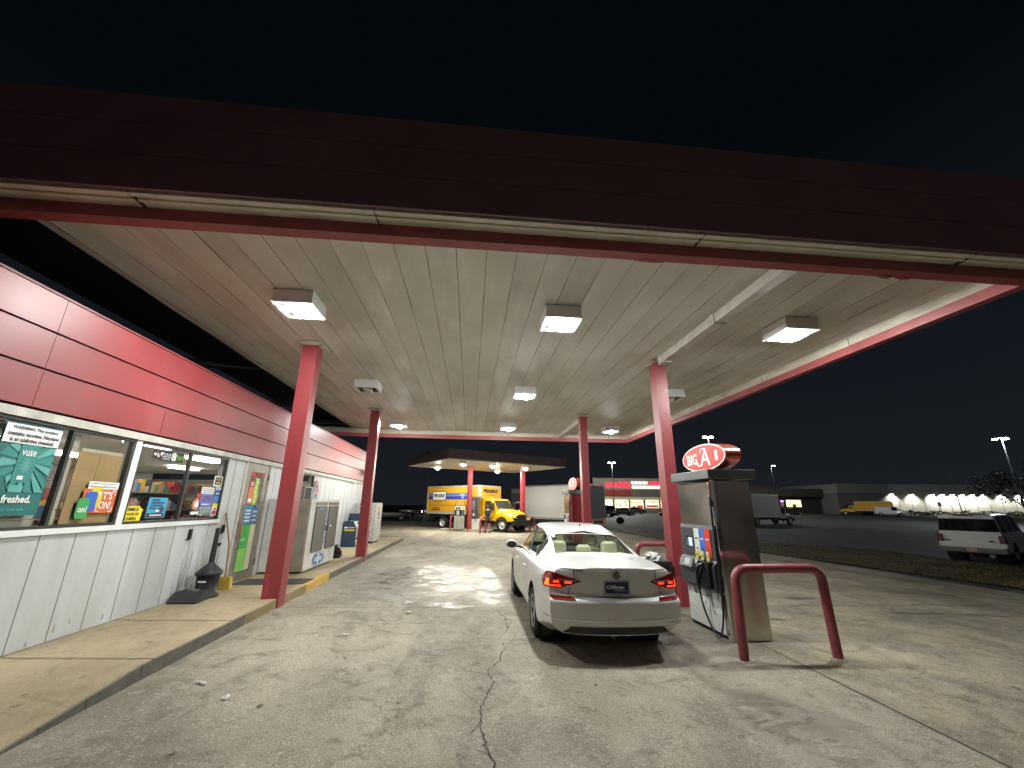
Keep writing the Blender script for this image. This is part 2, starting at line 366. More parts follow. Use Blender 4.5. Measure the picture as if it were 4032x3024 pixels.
for (x, y), (dx, dy) in (((.62, 6.76), (.12, .5)), ((.26, 5.1), (-.25, .1)), ((.16, 4.1), (-.1, -.2)), ((.24, 3.6), (-.14, .1))):
    strip([(x + dx * t + random.uniform(-.01, .01), y + dy * t) for t in (0, .25, .5, .75, 1)], [.004, .004, .003, .003, .001], JM, dz=.005)
strip([(4.6 + .25 * t, 5.85 - .3 * t + .03 * math.sin(9 * t)) for t in rng(0, 1, 8)], .004, JM, dz=.005)
tag(b.build('pavement_crack'), kind='structure')
# oil stains with a shape of their own
b = MB(); random.seed(11); OIL = mat('oil_stain', (.115, .10, .08), .5, var=.4, scale=12)
def blob(x, y, rx, ry, m, dz=.0055, n=22, j=.28, z=None):
    ph = [random.uniform(0, 6.28) for _ in range(4)]
    P = []
    for i in range(n):
        t = 2 * math.pi * i / n; r = 1 + j * (.5 * math.sin(2 * t + ph[0]) + .35 * math.sin(3 * t + ph[1]) + .3 * math.sin(5 * t + ph[2]) + .2 * math.sin(9 * t + ph[3]))
        px, py = x + rx * r * math.cos(t), y + ry * r * math.sin(t); P.append((px, py, (gz(px, py) if z is None else z) + dz))
    b.poly(P, m)
for x, y, rx, ry in ((7.1, 9.0, .26, .12), (6.9, 8.85, .12, .06), (9.7, 7.6, .55, .10), (8.6, 7.7, .35, .025), (8.1, 7.75, .2, .05), (-1.2, 7.05, .06, .035), (5.9, 4.55, .03, .05), (5.3, 7.3, .12, .04)):
    blob(x, y, rx, ry, OIL)
for _ in range(70): blob(random.uniform(-3, 11), random.uniform(2.2, 9), *(random.uniform(.006, .03),) * 2, OIL)
for _ in range(46): blob(random.uniform(-4.7, -3.4), random.uniform(3.6, 14), random.uniform(.006, .028), random.uniform(.008, .03), OIL, dz=.0065, z=SWZ if True else 0)
b2 = b
tag(b.build('oil_stains'), kind='structure')
# litter: each scrap its own thing
random.seed(5)
PAPER = mat('scrap_paper', (.5, .5, .47), .7, var=.1)
for i, (x, y, z, L_, w, lab) in enumerate((
        (-2.55, 4.95, 0, .16, .02, 'thin white paper strip lying along the kerb foot in the foreground'),
        (-2.15, 4.62, 0, .09, .03, 'small crumpled pale scrap on the concrete near the low kerb end'),
        (-1.62, 6.5, 0, .10, .035, 'white paper scrap on open concrete below the first red column'),
        (-1.05, 8.45, 0, .22, .10, 'flat pale wrapper just before the wet patches'),
        (-.95, 7.72, 0, .12, .06, 'folded light wrapper on the concrete past the cross joint'),
        (-2.85, 13.3, 0, .1, .06, 'pale scrap at the kerb foot near the second left column'),
        (7.6, 8.1, 0, .07, .04, 'small white scrap on the far side of the pump hoop'))):
    b = MB(); P = []
    for k in range(9):
        t = 2 * math.pi * k / 9; P.append((L_ / 2 * math.cos(t) * random.uniform(.7, 1.1), w * math.sin(t) * random.uniform(.6, 1.2), .006 + random.uniform(0, .022)))
    b.mesh(P + [(0, 0, .03)], [(k, (k + 1) % 9, 9) for k in range(9)], PAPER)
    o = b.build('litter_scrap', loc=(x, y, gz(x, y))); o.rotation_euler.z = random.uniform(0, 3); tag(o, lab, 'litter', 'scraps of litter on the forecourt')

# grass strip
gm = ground_mat('dry_grass_soil', (.085, .068, .026), (.050, .046, .018), agg=.5, blot=.3)
near = [(15.2, 0), (14.9, 5), (14.2, 10.1), (13.7, 14), (13.1, 18.4), (12.1, 23), (11.7, 27), (11.7, 34), (12.2, 50)]
far = [(20.6, 0), (20.4, 7), (20.0, 14), (20.6, 18), (20.8, 20.5), (19.2, 24), (18.4, 30), (18.0, 44), (17.7, 57)]
b = MB()
for i in range(len(near) - 1):
    q = [near[i], far[i], far[i + 1], near[i + 1]]; b.poly([(x, y, gz(x, y) + .025) for x, y in q], gm)
tag(b.build('verge_soil'), kind='structure')
b = MB(); random.seed(21)
GM = [mat('straw_grass_a', (.15, .115, .035), .9, var=.3), mat('straw_grass_b', (.105, .085, .034), .9, var=.3), mat('straw_grass_c', (.075, .068, .028), .9, var=.3), mat('straw_grass_d', (.19, .15, .06), .9, var=.3)]
def inside(i, t, s): return (near[i][0] * (1 - t) * (1 - s) + near[i + 1][0] * t * (1 - s) + far[i][0] * (1 - t) * s + far[i + 1][0] * t * s, near[i][1] * (1 - t) * (1 - s) + near[i + 1][1] * t * (1 - s) + far[i][1] * (1 - t) * s + far[i + 1][1] * t * s)
for _ in range(26000):
    i = random.choices(range(8), (6, 8, 12, 10, 8, 4, 3, 3))[0]; x, y = inside(i, random.random(), random.random() ** 1.15 - (.02 if random.random() < .1 else 0))
    c = math.sin(x * 2.1 + math.sin(y * 1.3)) + math.sin(y * 1.7 + x) + random.gauss(0, .8)
    m = GM[3] if c > 1.6 else GM[0] if c > .2 else GM[1] if c > -1 else GM[2]
    h = random.uniform(.02, .05); a = random.uniform(0, 6.28); w = random.uniform(.008, .02); lx, ly = random.gauss(0, .03), random.gauss(0, .03); z = gz(x, y) + .022
    b.mesh([(x - w * math.cos(a), y - w * math.sin(a), z), (x + w * math.cos(a), y + w * math.sin(a), z), (x + lx, y + ly, z + h)], [(0, 1, 2)], m)
tag(b.build('verge_grass'), 'dry brown and olive grass on the verge beside the dark lot', 'grass', kind='stuff')

# ================================================================== STORE
WX = -4.80
st = thing('convenience_store', (WX, 10, 0), 'white panelled convenience store with wide red fascia along the left', 'store')
def S(y): return y - 10.   # local y
PANEL = mat('white_wall_panel', (.58, .605, .62), .5, var=.05, scale=2, dirt=(.4, .38, .33), stretch=(1, 1, .25), coat=.1)
b = MB(); T = .16
def wall(y0, y1, z0, z1): b.box(-T, S(y0), z0, 0, S(y1), z1, PANEL)
wall(0, 3.0, .0, 2.66); wall(3.0, 8.72, 0, 1.36); wall(3.0, 8.72, 2.55, 2.66)
wall(6.34, 6.46, 1.36, 2.55); wall(8.72, 9.42, 0, 2.66); wall(9.42, 10.46, 2.58, 2.66); wall(10.46, 11.15, 0, 2.66)
wall(11.15, 13.41, 0, 1.78); wall(11.15, 13.41, 2.55, 2.66); wall(13.41, 19.75, 0, 2.66)
b.box(-9, S(19.59), 0, -T, S(19.75), 2.66, PANEL); b.box(-9, S(0), 0, -T, S(.16), 2.66, PANEL); b.box(-9.1, S(0), 0, -9, S(19.75), 2.66, PANEL)
for y in list(rng(.5, 8.5, 18)) + [9.0, 10.8, 13.6, 14.05, 14.5, 14.95, 15.4, 15.85, 16.3, 16.75, 17.2, 17.65, 18.1, 18.55, 19.0, 19.4]:
    b.box(.0, S(y) - .006, .15, .002, S(y) + .006, 1.335 if y < 8.6 else 2.64, mat('panel_gap', (.2, .2, .19), .8, var=.1))
b.build('wall', st)
b = MB(); b.box(.0, S(2.9), 1.335, .035, S(8.78), 1.40, WHT); b.box(0, S(0), 2.56, .05, S(19.75), 2.655, OFFW); b.box(.0, S(6.345), 1.40, .02, S(6.455), 2.56, WHT)
b.box(0, S(9.36), .14, .03, S(9.43), 2.6, OFFW); b.box(0, S(10.45), .14, .03, S(10.52), 2.6, OFFW); b.box(0, S(9.43), 2.56, .03, S(10.45), 2.6, OFFW)
b.build('trim', st)
b = MB(); random.seed(77); GR_ = mat('splash_grime', (.30, .29, .26), .8, var=.4, scale=30)
for _ in range(46):
    y = random.gauss(8.45, .35) if random.random() < .6 else random.uniform(3.5, 18); h = random.uniform(.08, .62) if 7.7 < y < 9.3 else random.uniform(.02, .10); w = random.uniform(.006, .016); z0 = .16 + random.uniform(0, .15)
    if 9.40 < y < 10.5: continue
    b.poly([(.0025, S(y) - w, z0), (.0025, S(y) + w, z0), (.0025, S(y) + w * .4, z0 + h), (.0025, S(y) - w * .4, z0 + h)], GR_)
tag(b.build('grime_streaks', st), kind='stuff')
b = MB(); GAP = mat('fascia_gap', (.02, .006, .006), .8, var=0)
zs = [2.665, 3.10, 3.525, 3.945]
for k in range(3):
    a, c = zs[k] + .012, zs[k + 1] - .012
    yy = [0, 4.755, 19.83] if k else [0, 4.755, 6.65, 19.83]
    for i in range(len(yy) - 1): b.box(.02, S(yy[i]) + .003, a, .075, S(yy[i + 1]) - .003, c, RED)
b.box(-.3, S(0), 2.668, .04, S(19.8), 3.94, GAP)
b.box(-3.0, S(19.76), 2.67, -.3, S(19.83), 3.94, RED)
b.build('fascia', st)
b = MB(); b.box(-9.05, S(0), 2.95, -.3, S(19.7), 3.3, DGR); b.box(-.32, S(0), 3.94, .085, S(19.84), 3.965, mat('roof_edge', (.2, .03, .03), .5)); b.build('roof', st)
# interior
IN = mat('shop_ceiling_tile', (.80, .77, .70), .8, var=.08, scale=4); FL = mat('shop_floor_tile', (.55, .54, .50), .3, var=.1)
b = MB(); b.box(-9.0, S(.2), 2.9, -T, S(19.5), 2.94, IN); b.build('shop_ceiling', st)
b = MB(); b.box(-9.0, S(.2), .1, -T, S(19.5), .14, FL); b.build('shop_floor', st)
b = MB(); b.box(-8.99, S(.2), .14, -8.9, S(19.5), 2.9, mat('shop_back_wall', (.5, .48, .44), .8)); b.build('shop_back_wall', st)
TRO = glow('shop_light_panel', (1., .95, .85), 26)
b = MB()
for x, y in ((-2.65, 12.4), (-5.2, 15.6), (-1.6, 5.6), (-3.9, 8.6), (-5.5, 11.6), (-1.8, 9.2), (-4.2, 5.6), (-2.4, 15.8)):
    b = MB(); b.box(x - .15, S(y) - .6, 2.82, x + .15, S(y) + .6, 2.895, TRO); b.build('shop_light_panel', st)
# windows
def win(name, y0, y1, z0, z1, mull):
    f = MB(); w = .035
    F_ = mat('dark_window_frame', (.03, .028, .026), .4, var=.1)
    f.box(-.05, S(y0), z0, .012, S(y1), z0 + w, F_); f.box(-.05, S(y0), z1 - w, .012, S(y1), z1, F_)
    f.box(-.05, S(y0), z0 + w, .012, S(y0) + w, z1 - w, F_); f.box(-.05, S(y1) - w, z0 + w, .012, S(y1), z1 - w, F_)
    for m in mull: f.box(-.045, S(m) - .02, z0 + w, .014, S(m) + .02, z1 - w, F_)
    fo = f.build('window', st); g = MB(); g.poly([(-.02, S(y0) + .02, z0 + .02), (-.02, S(y1) - .02, z0 + .02), (-.02, S(y1) - .02, z1 - .02), (-.02, S(y0) + .02, z1 - .02)], CLEAR); g.build('pane', fo); return fo
win('w', 3.05, 6.34, 1.40, 2.555, (4.2, 5.40)); win('w', 6.46, 8.72, 1.40, 2.555, (7.60,)); win('w', 11.15, 13.41, 1.78, 2.555, (12.2,))
# door
DF = mat('weathered_aluminium', (.30, .285, .26), .45, .5, var=.2, scale=5, dirt=(.2, .17, .13))
b = MB(); x0, x1 = -.05, .012
b.box(x0, S(9.44), .16, x1, S(9.64), 2.55, DF); b.box(x0, S(10.26), .16, x1, S(10.44), 2.55, DF); b.box(x0, S(9.64), .16, x1, S(10.26), .30, DF); b.box(x0, S(9.64), 2.37, x1, S(10.26), 2.55, DF)
dr = b.build('door', st)
b = MB(); b.poly([(-.02, S(9.62), .28), (-.02, S(10.28), .28), (-.02, S(10.28), 2.39), (-.02, S(9.62), 2.39)], CLEAR); b.build('pane', dr)
b = MB(); b.tube([(.015, S(9.52), .98), (.07, S(9.52), 1.0), (.07, S(9.52), 1.3), (.015, S(9.52), 1.32)], .014, mat('door_pull', (.4, .08, .06), .4)); b.build('handle', dr)
for z in (.45, 2.28):
    b = MB(); b.cyl((.02, S(10.45), z - .07), (.02, S(10.45), z + .07), .016, .016, mat('hinge_brown', (.12, .07, .04), .5)); b.build('hinge', dr)
b = MB(); gl = frame((.004, S(9.66), .32), (0, 1, 0), (0, 0, 1))   # u = 0..0.6, v=0..2.05
GRN = mat('poster_green', (.06, .42, .08), .4, var=.1); LGR = mat('poster_lime', (.25, .62, .12), .4, var=.1)
b.rect(.02, 0, .38, .93, .0, GRN, gl); b.rect(.02, 0, .34, .45, .002, LGR, gl); b.rect(.38, 0, .59, .93, 0, mat('poster_cream', (.6, .56, .42), .5), gl)
b.text('stic', .06, .60, .24, .68, .004, WINK, gl)
b.rect(0, .95, .33, 1.34, 0, mat('poster_sky', (.08, .25, .45), .4), gl); b.rect(.34, .96, .58, 1.3, 0, mat('poster_sea', (.04, .16, .36), .4), gl)
for k in range(4): b.rect(.05, 1.0 + k * .07, .27, 1.03 + k * .07, .003, WINK, gl)
for k in range(3): b.rect(.36, 1.0 + k * .09, .55, 1.04 + k * .09, .003, mat('poster_pale', (.5, .55, .6), .5), gl)
b.rect(.02, 1.36, .24, 1.72, 0, mat('poster_orange', (.7, .16, .02), .4), gl); b.rect(.05, 1.40, .2, 1.48, .003, WINK, gl); b.rect(.25, 1.34, .42, 1.92, 0, LGR, gl)
for k in range(5): b.ell(.33 + .03 * math.sin(k * 2), 1.42 + k * .1, .045, .04, .003, mat('poster_yellow', (.85, .72, .03), .4), gl)
b.rect(.03, 1.72, .22, 1.86, .001, RINK, gl); b.text('ES', .06, 1.75, .19, 1.83, .004, WINK, gl)
b.rect(.0, 1.94, .58, 2.05, 0, RINK, gl); b.text('9116', .2, 1.945, .5, 2.045, .004, INK, gl, bold=.04)
b.build('door_sticker', dr)
# wall-mounted pieces
def wallthing(name, lab, cat, y, z, group=None): return thing(name, (WX, y, z), lab, cat, group=group)
WM = Matrix(((0, 0, 1, 0), (1, 0, 0, 0), (0, 1, 0, 0), (0, 0, 0, 1)))      # u -> +Y, v -> +Z, w -> +X
def poster(name, lab, cat, y0, z0, fn, group=None, x=WX - .012):
    b = MB(); fn(b); o = b.build(name); o.matrix_world = Matrix.Translation((x, y0, z0)) @ WM
    return tag(o, lab, cat, group)
TEAL = mat('poster_teal', (.015, .15, .14), .4, var=.1); TEA2 = mat('poster_teal_light', (.10, .38, .36), .4, var=.2); TEA3 = mat('poster_teal_mid', (.03, .24, .22), .4, var=.1)
def p_vuse(b):
    b.rect(0, 0, .62, .98, 0, TEAL); random.seed(2); c = (.36, .56)
    for k in range(18):
        a = 2 * math.pi * k / 18 + .1; r = random.uniform(.26, .42); P = [(c[0] + .07 * math.cos(a - .12), c[1] + .1 * math.sin(a - .12)), (c[0] + r * .8 * math.cos(a - .16), c[1] + r * math.sin(a - .16)), (c[0] + r * .9 * math.cos(a + .1), c[1] + r * 1.05 * math.sin(a + .1)), (c[0] + .07 * math.cos(a + .12), c[1] + .1 * math.sin(a + .12))]
        b.poly([(min(.61, max(.01, x)), min(.97, max(.24, y)), .002 + .0004 * k) for x, y in P], TEA2 if k % 2 else TEA3)
    b.rect(.23, .34, .43, .74, .010, TEA3); b.text('vuse', .25, .62, .40, .68, .013, WINK)
    for k in range(6):
        a = math.pi * k / 6; q = (.325, .52); co, si = math.cos(a), math.sin(a); b.poly([(q[0] - .06 * co - .008 * si, q[1] - .085 * si + .008 * co, .013 + k * .0003), (q[0] + .06 * co - .008 * si, q[1] + .085 * si + .008 * co, .013 + k * .0003), (q[0] + .06 * co + .008 * si, q[1] + .085 * si - .008 * co, .013 + k * .0003), (q[0] - .06 * co + .008 * si, q[1] - .085 * si - .008 * co, .013 + k * .0003)], TEA2)
    b.rect(.28, .37, .34, .41, .013, WINK); b.rect(.24, .24, .38, .31, .008, TEA2)
    b.text('freshed.', .2, .13, .50, .21, .013, WINK, bold=.03); b.text('look. Great taste.', .2, .05, .46, .085, .013, TEA2)
    b.rect(.01, .74, .61, .94, .016, WINK)
    for t, u0, u1, v in (('WARNING: This product', .07, .56, .875), ('contains nicotine. Nicotine', .04, .59, .815), ('is an addictive chemical.', .08, .55, .755)): b.text(t, u0, v, u1, v + .045, .019, INK, bold=.02)
poster('window_poster', 'large teal poster with a white nicotine warning in the leftmost shop window', 'poster', 4.65, 1.55, p_vuse)
def p_on(b):
    b.rect(0, 0, .5, .30, 0, mat('poster_orange2', (.62, .13, .03), .4)); b.rect(.04, .30, .5, .39, 0, WINK)
    for k, t in enumerate(('WARNING: This product contains nicotine.', 'Nicotine is an addictive chemical.')): b.text(t, .07, .355 - k * .035, .47, .375 - k * .035, .003, INK)
    b.text("IT'S", .26, .17, .44, .27, .003, WINK, bold=.02); b.text('ON!', .26, .05, .44, .15, .003, WINK, bold=.02)
    for u, v in ((.23, .02), (.47, .02), (.23, .28), (.47, .28)):
        su = 1 if u < .3 else -1; sv = 1 if v < .1 else -1
        b.rect(min(u, u + su * .05), v - .006, max(u, u + su * .05), v + .006, .004, WINK); b.rect(u - .006, min(v, v + sv * .06), u + .006, max(v, v + sv * .06), .005, WINK)
    for k, (c, u, v) in enumerate((('poster_tin_yellow', .13, .09), ('poster_tin_blue', .06, .03), ('poster_tin_green', -.03, -.05))):
        cm = mat(c, ((.7, .55, .05), (.03, .12, .55), (.04, .33, .08))[k], .4); P = []
        for q in range(20):
            t = 2 * math.pi * q / 20; P.append((u + .06 + .085 * abs(math.cos(t)) ** .4 * (1 if math.cos(t) > 0 else -1), v + .11 + .125 * abs(math.sin(t)) ** .4 * (1 if math.sin(t) > 0 else -1), .004 + .003 * k))
        b.poly(P, cm)
        if k == 2: b.text('on!', u, v + .06, u + .12, v + .14, .013, WINK, bold=.02)
poster('window_poster', 'orange poster with three round tins stuck on brown cardboard in the window', 'poster', 5.78, 1.56, p_on)
def p_smile(b):
    b.prism([(0, 0), (.3, 0), (.31, .13), (.33, .15), (.27, .18), (.24, .21), (.03, .2)], 0, .004, mat('poster_bright_yellow', (.85, .72, .02), .4))
    b.text('SMILE', .03, .135, .23, .185, .006, INK, bold=.04); b.text("YOU'RE ON", .02, .075, .25, .115, .006, INK, bold=.03); b.text('CAMERA', .02, .01, .23, .055, .006, INK, bold=.03)
poster('window_sticker', 'yellow SMILE YOU\'RE ON CAMERA sign low in a window corner', 'sign', 6.50, 1.44, p_smile)
def p_blue(b):   # wording is illegible in the photograph: blurred dark bars only
    b.rect(0, 0, .40, .30, 0, mat('poster_cyan', (.04, .38, .62), .4)); b.rect(.01, .01, .37, .07, .003, INK); NV = mat('poster_navy', (.02, .05, .15), .4)
    b.rect(.07, .03, .32, .05, .005, WINK)
    for v, u0, u1 in ((.25, .05, .22), (.21, .05, .33), (.17, .05, .30), (.13, .03, .17)): b.rect(u0, v, u1, v + .025, .004, NV)
    b.ell(.27, .11, .09, .05, .005, NV, rot=.35); b.rect(.17, .085, .25, .12, .007, WINK)
poster('window_poster', 'sky blue poster with a black footer beside the yellow camera sign', 'poster', 6.90, 1.47, p_blue)
def p_cloud(b):
    b.rect(0, 0, .70, .155, 0, INK); 
    for k in range(5): b.ell(.06 + .03 * k, .08 + .02 * math.sin(k * 2), .03, .02, .003 + .001 * k, mat('poster_rose', (.35, .08, .06), .5) if k % 2 else WINK, rot=k)
    b.text('CLOUD', .2, .05, .40, .115, .004, WINK); b.text('8', .41, .01, .52, .145, .004, WINK, bold=.04); b.rect(.22, .02, .38, .035, .004, mat('poster_pale', (.5, .55, .6), .5))
    for k in range(5): b.ell(.56 + .03 * k, .07 + .02 * math.cos(k * 2), .03, .02, .003 + .001 * k, mat('poster_leaf', (.12, .3, .05), .5), rot=k)
poster('window_sign', 'black sign with white CLOUD 8 lettering high in the second window', 'sign', 6.73, 2.33, p_cloud)
def p_zyn(b):
    b.rect(0, .10, .37, .38, 0, mat('poster_periwinkle', (.10, .16, .48), .4)); b.rect(.0, .38, .37, .50, 0, WINK); b.rect(.0, 0, .37, .10, 0, mat('poster_slate', (.15, .2, .22), .4))
    for k in range(3): b.rect(.03, .40 + .03 * k, .33, .412 + .03 * k, .003, mat('poster_grey_type', (.3, .3, .3), .5))
    b.text('ZYN', .06, .25, .31, .34, .004, mat('poster_violet', (.13, .02, .25), .4), bold=.04); b.rect(.07, .19, .29, .205, .004, WINK)
    for k in range(9): b.ell(.06 + .085 * (k % 4) + (.04 if k > 3 else 0), .13 - .055 * (k // 4), .033, .025, .005, mat('tin_%d' % (k % 3), ((.35, .4, .45), (.3, .4, .2), (.45, .5, .3))[k % 3], .4))
poster('window_poster', 'blue violet poster with rows of round tins at the right end of the second window', 'poster', 8.10, 1.475, p_zyn)
def p_gold(b):
    b.rect(0, 0, .27, .19, 0, WINK); b.rect(.03, .03, .24, .17, .003, INK); b.text('WE BUY', .05, .11, .22, .15, .005, mat('poster_gold', (.6, .42, .05), .4)); b.rect(.07, .05, .2, .08, .005, mat('poster_gold', (.6, .42, .05), .4))
poster('window_sticker', 'small black and gold sticker above the blue violet poster', 'sticker', 8.40, 2.0, p_gold)
poster('window_sticker', 'narrow blue sticker with a dark band beside the blue violet poster', 'sticker', 8.50, 1.71, lambda b: (b.rect(0, 0, .2, .28, 0, mat('poster_blue3', (.03, .2, .6), .4)), b.rect(0, .12, .2, .2, .003, mat('poster_navy', (.02, .05, .15), .4)), b.rect(.03, .15, .15, .17, .005, WINK), b.rect(.0, .23, .2, .28, .003, mat('poster_pale', (.5, .55, .6), .5))))
poster('window_sticker', 'yellow and red price sticker low at the right frame of the second window', 'sticker', 8.51, 1.47, lambda b: (b.rect(0, 0, .16, .22, 0, WINK), b.rect(0, .15, .16, .22, .003, mat('poster_yellow', (.85, .72, .03), .4)), b.rect(.02, .02, .14, .09, .003, RINK), b.rect(.05, .1, .12, .14, .003, RINK)))
poster('window_sticker', 'round salmon coloured sticker on the glass left of the blue violet poster', 'sticker', 7.93, 1.5, lambda b: (b.ell(.1, .17, .11, .1, 0, mat('sticker_salmon', (.7, .22, .12), .5)), b.ell(.1, .17, .06, .055, .003, WINK), b.rect(-.02, .0, .2, .05, .004, WINK), b.rect(.06, .28, .2, .36, .002, RINK)))
# cardboard behind the glass
b = MB(); CB = mat('cardboard', (.42, .28, .13), .8, var=.08); b.box(0, 0, 0, .012, .66, .90, CB); b.box(.013, .02, .86, .016, .64, .905, mat('packing_tape', (.5, .45, .35), .2)); b.box(.0125, .30, 0, .0135, .306, .86, mat('cardboard_fold', (.22, .14, .06), .8))
o = b.build('cardboard_sheet', loc=(WX - .055, 5.60, 1.44)); tag(o, 'tall brown cardboard sheet taped inside the shop window', 'cardboard')
# blinds
b = MB(); random.seed(9); SL = mat('blind_slat', (.50, .46, .38), .5, var=.1)
def slats(y0, y1, n=44):
    for k in range(n):
        z = 1.44 + k * 1.08 / n; P = []; seg = 12; ph = random.uniform(0, .6)
        for i in range(seg + 1):
            y = y0 + (y1 - y0) * i / seg; P.append((y, z + .015 * math.sin(i * .55 + ph + k * .12) - (.04 * abs(i / seg - .5) if z < 1.6 else 0)))
        for i in range(seg): b.poly([(0, P[i][0], P[i][1]), (0, P[i + 1][0], P[i + 1][1]), (-.005, P[i + 1][0], P[i + 1][1] + .0205), (-.005, P[i][0], P[i][1] + .0205)], SL)
slats(3.12, 5.36); slats(5.44, 5.62, 44)
for y in (3.5, 4.3, 5.0): b.cyl((-.008, y, 1.42), (-.008, y, 2.5), .002, .002, SL, 5)
o = b.build('window_blind', loc=(WX - .09, 0, 0)); tag(o, 'bent cream slatted blind behind the leftmost shop windows', 'blind')
# shelves with goods
random.seed(31)
GC = [mat('goods_%d' % i, c, .4, var=.2) for i, c in enumerate(((.5, .05, .04), (.6, .35, .05), (.08, .2, .4), (.55, .5, .42), (.2, .35, .1), (.35, .1, .1), (.06, .06, .08), (.6, .3, .25), (.25, .25, .27)))]
def shelf(y0, y1, x, lab, ztop=2.1, tiers=5, dense=1.):
    t = thing('shop_shelf', (x, (y0 + y1) / 2, .14), lab, 'shelf', group='goods shelves inside the shop'); h = (y1 - y0) / 2; f = MB(); SM_ = mat('shelf_metal', (.3, .29, .27), .5, .2)
    f.box(-.2, -h, 0, -.17, h, ztop - .14, SM_); g = MB()
    for k in range(tiers):
        z = .25 + k * (ztop - .5) / max(1, tiers - 1); f.box(-.17, -h, z, .2, h, z + .025, SM_); y = -h + .02
        while y < h - .06:
            w = random.uniform(.05, .13); hh = random.uniform(.1, .27)
            if random.random() < dense: g.box(-.05, y, z + .026, .15, y + w * .9, z + .026 + hh, random.choice(GC))
            y += w
    f.build('shelf_frame', t); tag(g.build('goods', t), kind='stuff')
shelf(6.6, 9.2, -8.3, 'long grey goods shelf along the shop back wall seen through the second window', 2.2)
shelf(6.7, 8.3, -6.3, 'low shelf of bright packets nearest the second window', 1.55, 4)
shelf(9.0, 12.5, -7.2, 'tall goods shelf behind the glass door', 2.0)
shelf(3.2, 5.9, -8.2, 'tall goods shelf behind the blinds', 2.1)
shelf(11.3, 14.0, -6.2, 'goods shelf behind the high air conditioner window', 2.2)
b = MB(); CT = mat('shop_counter', (.16, .14, .13), .5); b.box(-.35, -1, 0, .35, 1, .95, CT, bev=.02); b.box(-.4, -1.05, .95, .4, 1.05, 1.0, mat('counter_top', (.55, .5, .42), .3)); 
o = b.build('shop_counter', loc=(-5.75, 7.7, .14)); tag(o, 'dark sales counter with pale top behind the second shop window', 'counter')
b = MB(); b.box(-.12, -.15, 0, .12, .15, .3, BLK, bev=.02); b.box(-.02, -.2, .3, .02, .2, .6, BLK); o = b.build('cash_register', loc=(-5.7, 8.2, 1.14)); tag(o, 'black cash register with raised screen on the sales counter', 'cash register')
random.seed(8)
for i, (y, c) in enumerate(((6.95, 'orange'), (7.2, 'yellow'), (7.45, 'pale pink'), (7.75, 'cream'))):
    b = MB(); cm = mat('display_' + c.replace(' ', '_'), {'orange': (.8, .3, .08), 'yellow': (.85, .6, .1), 'pale pink': (.8, .45, .38), 'cream': (.8, .72, .55)}[c], .5); b.box(-.1, -.09, 0, .1, .09, .14, cm)
    for k in range(3): b.cyl((-.05, -.05 + .05 * k, .14), (-.05, -.05 + .05 * k, .22 + .03 * (k % 2)), .02, .02, cm, 8)
    o = b.build('counter_display', loc=(-5.6, y, 1.14)); tag(o, c + ' display carton of small goods on the sales counter', 'display', 'display cartons on the sales counter')

# stuff on the wall / walk
t = wallthing('air_conditioner', 'window air conditioner with vertical brown grille under the high window', 'air conditioner', 12.9, 1.78)
b = MB(); b.box(-.1, -.42, 0, .12, .32, .40, mat('ac_case', (.28, .26, .23), .6, var=.15), bev=.015); b.build('case', t)
b = MB(); g = mat('ac_grille', (.05, .04, .03), .6)
for k in range(9): b.box(.121, -.36 + k * .052, .04, .128, -.335 + k * .052, .36, g)
b.build('grille', t)
def p_dome(b):
    P = [(0, 0), (.42, 0), (.42, .33)] + [(.21 + .21 * math.cos(a), .33 + .27 * math.sin(a)) for a in rng(0, math.pi, 14)][1:] 
    b.prism(P, 0, .02, mat('arched_sign_rim', (.5, .14, .10), .5)); Q = [(.21 + (x - .21) * .78, .0 + y * .86) for x, y in P]
    b.poly([(x, y, .022) for x, y in Q], mat('arched_sign_ice', (.25, .42, .55), .5, var=.3, scale=20)); b.poly([(.21 + .14 * math.cos(a), .28 + .2 * math.sin(a), .024) for a in rng(0, 6.28, 20)[:-1]], mat('arched_sign_blue', (.06, .08, .28), .5))
    b.poly([(.08, .14, .026), (.2, .3, .026), (.26, .42, .026), (.14, .3, .026)], WINK); b.rect(.16, .16, .34, .30, .027, RINK); b.text('ICE', .18, .18, .32, .26, .029, WINK)
poster('arched_sign', 'arched red rimmed ice sign on the wall above the ice freezer', 'sign', 13.42, 1.80, p_dome, x=WX + .01)
t = wallthing('flood_light', 'white bullet flood light with dangling cable on the red fascia end', 'flood light', 18.9, 3.05)
b = MB(); b.cyl((.08, 0, -.02), (.30, .16, .06), .05, .13, WHT, 14); b.build('lamp_head', t); b = MB(); b.tube([(.08, 0, -.05), (.14, -.15, -.16), (.1, -.4, -.17), (.08, -.6, -.1)], .012, BLK, 6); b.build('cable', t)
b = MB(); b.lathe([(.0, 0), (.05, .01), (.06, .05), (.05, .1), (0, .11)], WHT); o = b.build('security_camera', loc=(WX + .1, 17.6, 2.48)); tag(o, 'tiny white dome camera under the fascia near the store end', 'camera')

